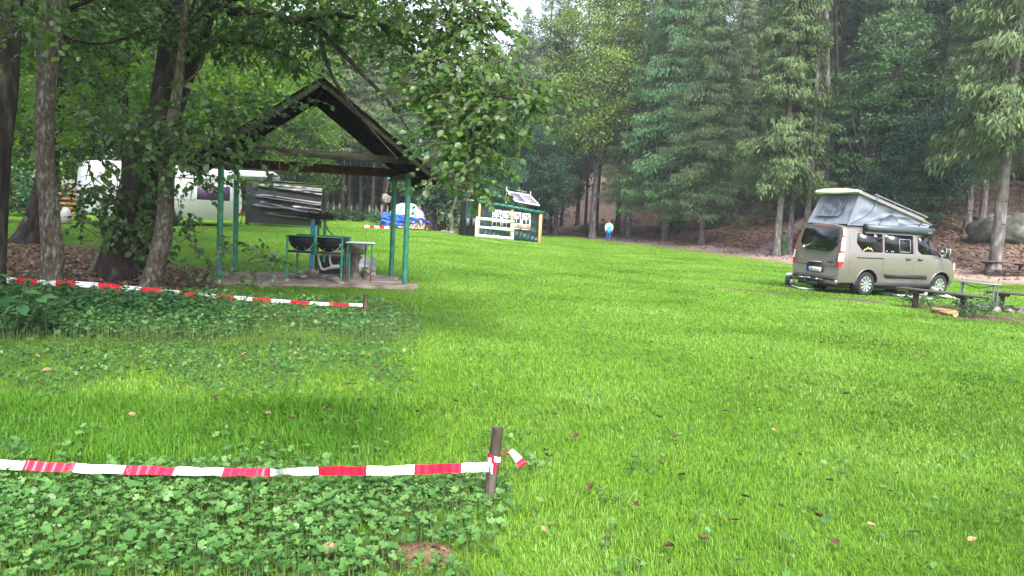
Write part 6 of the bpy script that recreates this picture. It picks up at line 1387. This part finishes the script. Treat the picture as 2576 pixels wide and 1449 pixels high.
text_mesh("nugget", .085, MT['plastic_black'], 'badge', eV, frame_mx(rear(-.58, .90, .004), (0, -1, 0), (0, 0, 1), (-1, 0, 0)), .003)
m = MB(); m.lathe([(0, .012), (.05, .010), (.058, 0)], (0, 0, 0), 'x', 24); m.xf(lambda v: np.array([-v[0], v[1] * 1.25, v[2] * .62])); o = m.build('oval_emblem', [MT['chrome']], eV, True); o.location = rear(.10, 1.085, .004)
m = MB(); m.lathe([(0, .015), (.038, .0135)], (0, 0, 0), 'x', 24); m.xf(lambda v: np.array([-v[0], v[1] * 1.25, v[2] * .62])); o2 = m.build('emblem_field', [MT['plate_blue']], o, True)
yb = side_y(.98); text_mesh("TDCi", .05, MT['chrome'], 'badge', eV, frame_mx((.48, -(float(side_y(1.16)) + .004), 1.16), (1, 0, 0), (0, 0, 1), (0, -1, 0)), .002)
m = MB(); m.box((-.05, 0, .435), (.10, 1.72, .085), bev=.03); bp_ = m.build('bumper', [MT['plastic_black']], eV)
m = MB(); m.box((.0, 0, .36), (.12, 1.8, .15), bev=.04); m.build('bumper_skirt', [MT['van_paint']], eV)
m = MB(); m.box((-.14, .06, .37), (.08, 1.15, .07), bev=.015); m.box((-.12, .1, .27), (.14, .8, .10), bev=.02); m.tube([(-.05, .15, .30), (-.2, .15, .27), (-.24, .15, .34)], .025, 8); m.ball((-.24, .15, .37), .03); m.build('tow_bar', [MT['plastic_black']], eV)
m = MB(); m.box((-.19, .12, .41), (.05, .28, .035), bev=.012); m.box((-.17, .42, .40), (.03, .2, .03)); m.box((-.17, -.25, .40), (.03, .12, .04)); m.build('carrier_clamp', [MT['chrome']], eV)
MB().box((-.17, -.40, .40), (.03, .1, .03)).build('rear_reflector', [MT['lamp_red']], eV)
MB().box((1.9, 0, .26), (3.6, 1.5, .12)).build('underbody', [MT['dark_iron']], eV)
# awning case along the right roof edge
m = MB(); a = [(-.88, 1.80), (-.97, 1.81), (-1.01, 1.86), (-1.00, 1.95), (-.94, 1.985), (-.86, 1.96)]
m.prism(a, (0, 0, 0), (0, 1, 0), (0, 0, 1), (1, 0, 0), .82, 3.42); aw = m.build('awning_case', [MT['awning']], eV)
for x in (.79, 3.42): m = MB(); m.prism([(y * 1.0, z) for y, z in a], (0, 0, .0), (0, 1.01, 0), (0, 0, 1.005), (1, 0, 0), x, x + .06); m.build('awning_end', [MT['plastic_black']], aw)
MB().box((.82, -.90, 1.77), (.05, .05, .12)).build('awning_bracket', [MT['plastic_black']], aw)
text_mesh("THULE", .06, MT['pipe_grey'], 'badge', aw, frame_mx((3.27, -1.0145, 1.845), (1, 0, 0), (0, 0, 1), (0, -1, 0)), .001)
# raised roof: shell, canvas, rails
r0, r1 = np.array([.58, 2.81]), np.array([3.62, 2.06]); rd = norm(r1 - r0); rn = np.array([-rd[1], rd[0]])
HWr = .82; RL = float(np.linalg.norm(r1 - r0))
def rp(t, y, h): q = r0 + rd * t * RL + rn * h; return np.array([q[0], y, q[1]])
m = MB(); G = []
for t in np.linspace(0, 1, 14):
    w = HWr * (1 - .06 * S((t - .75) / .25)); row = []
    for (yy, hh) in ((-1, 0), (-1.0, .045), (-.95, .095), (-.6, .125), (0, .14), (.6, .125), (.95, .095), (1.0, .045), (1, 0)): row.append(rp(t, yy * w, hh * (1 - .5 * S((t - .85) / .15)) - .0))
    G.append(row)
G = np.array(G); m.sheet(G); m.sheet(G[::-1][:, [0, 8]]); nr2 = 9
m.add(G[0], [[tuple(range(nr2))]]); m.add(G[-1], [[tuple(range(nr2 - 1, -1, -1))]])
shl = m.build('pop_roof', [MT['van_paint']], eV, True, 40)
m = MB(); Gx = np.array([[rp(-.035, yy * HWr, hh - .02) for (yy, hh) in ((-1.0, .03), (-.97, .09), (-.6, .13), (0, .145), (.6, .13), (.97, .09), (1.0, .03))], [rp(.03, yy * HWr, hh + .006) for (yy, hh) in ((-1.0, .05), (-.96, .10), (-.6, .13), (0, .145), (.6, .13), (.96, .10), (1.0, .05))]])
m.sheet(Gx); m.add(np.concatenate([Gx[0], [rp(-.03, 0, -.03)]]), [[(7, i + 1, i) for i in range(6)]]); m.add(np.array([rp(-.035, -HWr, .01), rp(-.035, HWr, .01), rp(.0, HWr, -.01), rp(.0, -HWr, -.01)]), [[(0, 1, 2, 3)]]); m.build('roof_lip', [MT['roof_cream']], shl, True, 60)
m = MB(); m.prism([(.25 * RL, -.62), (.93 * RL, -.62), (.93 * RL, .62), (.25 * RL, .62)], (r0[0], 0, r0[1]), (rd[0], 0, rd[1]), (0, 1, 0), (rn[0], 0, rn[1]), .15, .185); m.build('solar_panel', [MT['glass_dark']], shl)
for s in (-1, 1):
    m = MB(); m.tube([rp(.24, s * .66, .20), rp(.95, s * .66, .20)], .022, 8); rl = m.build('roof_rail', [MT['alu']], shl, True)
    for t in (.28, .5, .72, .92): MB().tube([rp(t, s * .66, .12), rp(t, s * .66, .2)], .015, 6).build('rail_foot', [MT['alu']], rl)
# canvas: two triangular sides and a rear wall
g = np.random.default_rng(17)
def canvas(name, fn, nu, nv, wr, mat=None, parent=None):
    ph = g.uniform(0, 6, 6); G = np.zeros((nu, nv, 3))
    for i in range(nu):
        for j in range(nv):
            u, v = i / (nu - 1), j / (nv - 1); p, nn = fn(u, v); env = (4 * u * (1 - u)) ** .5 * (4 * v * (1 - v)) ** .4
            w = wr * env * (math.sin(9 * u + 11 * v + ph[0]) + .7 * math.sin(17 * u - 13 * v + ph[1]) + .5 * math.sin(31 * u + 7 * v + ph[2]) + .9 * abs(math.sin((u + .1) * 14 / (.35 + v) + ph[3])))
            G[i, j] = p + nn * (w - .05 * env)
    m = MB(); m.sheet(G); G2 = G.copy(); m.sheet((G2 - np.array(fn(.5, .5)[1]) * .008)[::-1]); return m.build(name, [mat or MT['tent_canvas']], parent or eV, True, 180)
RB = {s: np.array([.27, s * .80, 1.955]) for s in (-1, 1)}; RT = {s: rp(.03, s * .74, -.01) for s in (-1, 1)}
for s in (-1, 1):
    fb = np.array([3.42, s * .80, 2.0])
    def side(u, v, s=s, fb=fb): b = RB[s] + (fb - RB[s]) * u + [0, 0, -.03]; t = RT[s] + (rp(.965, s * .77, -.01) - RT[s]) * u; return b + (t - b) * v, np.array([0, s, .1])
    o = canvas('canvas_side', side, 60, 30, .020)
    # D-shaped mesh window
    D = [(.36, .06), (.60, .09), (.585, .35), (.54, .58), (.49, .68), (.45, .66), (.40, .45)]
    D = rnd(D, .06, 4); P = np.array([np.array(side(u, v)[0]) + np.array([0, s, .1]) * .035 for u, v in D]); m = MB(); m.add(np.concatenate([P, P - [0, s * .02, 0]]), [[tuple(range(len(D)))], [tuple(range(2 * len(D) - 1, len(D) - 1, -1))], np.stack([np.arange(len(D)), (np.arange(len(D)) + 1) % len(D), len(D) + (np.arange(len(D)) + 1) % len(D), len(D) + np.arange(len(D))], 1)]); m.build('canvas_window', [MT['tent_canvas']], o)
def rearw(u, v): b = RB[1] + (RB[-1] - RB[1]) * u; t = RT[1] + (RT[-1] - RT[1]) * u; return b + (t - b) * v - np.array([.0, 0, 0]), np.array([-.9, 0, .25])
o = canvas('canvas_rear', rearw, 40, 28, .016)
def rwin(u, v): return rearw(.14 + .62 * u + .02 * v, .24 + .62 * v)[0] + np.array([-.9, 0, .25]) * .035, np.array([-.9, 0, .25])
canvas('rear_mesh_window', rwin, 24, 18, .012, MT['tent_mesh'], o)
m = MB(); m.tube(smooth_path([rp(.22, -.80, .12), rp(.22, -.845, -.0), np.array([.95, -.90, 2.28]), np.array([.36, -.84, 1.97])], 6), .010, 6); m.build('strap', [MT['plastic_black']], eV)
m = MB(); m.tube([np.array([3.05, -.76, 2.0]), rp(.86, -.78, -.02)], .018, 6); m.tube([np.array([3.05, .76, 2.0]), rp(.86, .78, -.02)], .018, 6); m.build('roof_strut', [MT['plastic_black']], eV)
# things round the van
p = hit(1986, 718); e = empty('water_canister', p, .3, 'blue and white water canister on the grass left of the van', 'canister')
MB().box((0, 0, .15), (.26, .2, .30), bev=.04).build('body', [MT['pm_navy'] if 'pm_navy' in MT else MT['tub']], e); MB().box((0, 0, .34), (.28, .22, .11), bev=.05).build('lid', [MT['white_vinyl']], e); MB().box((0, -.102, .13), (.14, .012, .14)).build('label_patch', [MT['plate_white']], e)
m = MB(); C = [hit(x, y) + [0, 0, .05] for x, y in ((1992, 722), (2010, 728), (2040, 731), (2062, 729))]; m.tube(smooth_path(C, 6), .022, 6); tag(m.build('hose', [MT['white_vinyl']], None, True), 'white hose on the grass from the canister to under the van tail', 'hose')
a, b = hit(2205, 741), hit(2340, 756); d = b - a; L_ = float(np.hypot(d[0], d[1])); m = MB(); G = np.array([[(u * L_, v * .5, .05 + .015 * math.sin(u * 25) + .01 * math.sin(v * 9)) for v in np.linspace(0, 1, 6)] for u in np.linspace(0, 1, 40)]); m.sheet(G); G2 = G.copy(); G2[..., 2] -= .02; m.sheet(G2[::-1])
o = m.build('ground_mat', [MT['mat_grey']], None, True, 60, a); o.rotation_euler.z = math.atan2(d[1], d[0]); tag(o, 'grey striped ground mat along the near side of the van', 'mat')
p = hit(2365, 752); e = empty('folded_chair', p, .5, 'folded white and black camping chair lying by the van front wheel', 'folding chair')
for (a, b, mt_) in (((-.42, 0, .34), (.3, -.15, .06), 'white_vinyl'), ((-.4, .08, .30), (.4, .0, .05), 'alu'), ((-.25, -.1, .28), (.45, .1, .10), 'plastic_black'), ((-.1, .05, .24), (.5, -.05, .12), 'plastic_black')): MB().bar(a, b, .035, .03).build('frame_tube', [MT[mt_]], e)
MB().bar((-.1, -.05, .10), (.36, -.22, .05), .12, .03).build('white_panel', [MT['white_vinyl']], e); MB().bar((.0, .1, .2), (.6, .05, .10), .26, .05).build('seat_cloth', [MT['plastic_black']], e)
p = hit(2318, 745); m = MB(); m.ball((0, 0, .1), (.16, .12, .1), 10, 7, jit=.25, seed=3); tag(m.build('bundle', [MT['cloth_white']], None, True, loc=p), 'small white cloth bundle on the ground mat', 'bundle')

# ------------------------------------------------------------------ the walking person
def skin_mesh(verts, edges, rad, root=0, sub=2):
    me = bpy.data.meshes.new("s"); bm = bmesh.new(); ly = bm.verts.layers.skin.verify(); bv = []
    for i, v in enumerate(verts):
        q = bm.verts.new(v); r = rad[i]; q[ly].radius = r if isinstance(r, tuple) else (r, r); q[ly].use_root = i == root; bv.append(q)
    for a, b in edges: bm.edges.new((bv[a], bv[b]))
    bm.to_mesh(me); bm.free(); o = bpy.data.objects.new("s", me); COL.objects.link(o)
    o.modifiers.new("k", 'SKIN').use_smooth_shade = True; sb = o.modifiers.new("b", 'SUBSURF'); sb.levels = sub; sb.render_levels = sub
    dg = bpy.context.evaluated_depsgraph_get(); dg.update(); r = bpy.data.meshes.new_from_object(o.evaluated_get(dg)); bpy.data.objects.remove(o); return r
pz = hit(1530, 607); ePn = empty('person', pz, 0, 'person in white jacket, turquoise top and blue trousers walking at the edge of the wood', 'person')
ePn.rotation_euler.z = R(-8)
Vp = [(0, 0, .90), (0, .0, 1.05), (0, .0, 1.25), (0, .01, 1.37), (0, -.005, 1.46), (0, -.02, 1.54), (0, -.01, 1.63)]; Ep = [(0, 1), (1, 2), (2, 3), (3, 4), (4, 5), (5, 6)]; Rp = [.13, .12, (.15, .11), (.12, .085), .048, (.078, .09), (.068, .08)]
Vp += [(0, -.105, 1.545)]; Ep += [(5, 7)]; Rp += [.016]
def limb(chain, rs, at_):
    prev = at_; ids = []
    for v, r in zip(chain, rs): Vp.append(v); Rp.append(r); i = len(Vp) - 1; Ep.append((prev, i)); prev = i; ids.append(i)
    return ids
for s in (-1, 1):
    ids = limb([(s * .17, .01, 1.36), (s * .235, .02, 1.12), (s * .25, -.06, .88), (s * .25, -.09, .83), (s * .245, -.10, .79)], [.06, .045, .035, .024, .03], 3)
    for k, (dx, ln) in enumerate(((-.025, .075), (-.008, .085), (.008, .08), (.024, .065))):
        limb([(s * .245 + dx * .4, -.105 + dx, .755), (s * .24 + dx * .2, -.11 + dx, .755 - ln * .6), (s * .235, -.105 + dx, .755 - ln)], [.0095, .009, .007], ids[-1])
    limb([(s * .235, -.145, .80), (s * .225, -.155, .765)], [.010, .008], ids[-2])
    st = -.10 * s
    limb([(s * .09, .0, .84), (s * .10, st * .4 - .02, .47), (s * .10, st, .09), (s * .105, st - .1, .04), (s * .105, st - .17, .035)], [.095, .062, .042, .04, .03], 0)
me = skin_mesh(Vp, Ep, Rp); me.materials.append(MT['skin']); link('body', me, ePn)
def cloth(name, V, E, Rr, mat):
    me = skin_mesh(V, E, Rr); me.materials.append(mat); link(name, me, ePn)
cloth('turquoise_top', [(0, 0, .62), (0, 0, .85), (0, 0, 1.1), (0, 0, 1.28), (0, .01, 1.40)], [(0, 1), (1, 2), (2, 3), (3, 4)], [(.21, .14), (.19, .15), (.165, .135), (.175, .125), (.10, .085)], MT['shirt'])
cloth('trousers', [(0, 0, .90)] + [(s * .095, 0, .78) for s in (-1, 1)] + [(s * .10, -.04 * s - .02, .47) for s in (-1, 1)] + [(s * .10, -.10 * s, .08) for s in (-1, 1)], [(0, 1), (0, 2), (1, 3), (2, 4), (3, 5), (4, 6)], [.13, .11, .11, .082, .082, .075, .075], MT['trousers'])
for s in (-1, 1): cloth('jacket_half', [(s * .135, .03, .78), (s * .14, .03, 1.0), (s * .115, .03, 1.25), (s * .08, .03, 1.40), (s * .20, .01, 1.33), (s * .262, .02, 1.12), (s * .272, -.05, .92)], [(0, 1), (1, 2), (2, 3), (2, 4), (4, 5), (5, 6)], [(.09, .15), (.095, .155), (.085, .14), (.06, .09), .085, .075, .062], MT['jacket'])
m = MB(); m.ball((0, .018, 1.60), (.092, .105, .105), 14, 9, jit=.06); m.ball((0, .05, 1.51), (.085, .07, .09), 12, 8, jit=.06); m.build('hair', [MT['hair']], ePn, True)
m = MB(); m.ball((-.03, -.108, 1.585), .009, 6, 5); m.ball((.03, -.108, 1.585), .009, 6, 5); m.build('eyes', [MT['hair']], ePn)
MB().box((0, -.105, 1.505), (.05, .012, .010)).build('mouth', [MT['pink']], ePn)
for s in (-1, 1): MB().box((s * .105, -.10 * s - .07, .045), (.09, .24, .09), bev=.03).build('shoe', [MT['plastic_black']], ePn)
MB().box((.0, -.14, 1.18), (.12, .012, .12)).build('chest_print', [MT['jacket']], ePn)
bpy.context.view_layer.update()

# ------------------------------------------------------------------ thin damp air
hm = bpy.data.materials.new("haze"); hm.use_nodes = True; nt = hm.node_tree; nt.nodes.clear()
ho = _n(nt, "ShaderNodeOutputMaterial"); hv = _n(nt, "ShaderNodeVolumePrincipled")
hv.inputs['Color'].default_value = (.80, .88, 1.0, 1); hv.inputs['Density'].default_value = .0007; hv.inputs['Anisotropy'].default_value = .2
nt.links.new(hv.outputs[0], ho.inputs['Volume'])
m = MB(); m.box((20, 60, 34), (420, 280, 76)); tag(m.build('haze', [hm]), 'thin pale damp air over the meadow and the wood', 'haze', kind='stuff')
sc.cycles.volume_bounces = 0; sc.cycles.volume_max_steps = 64
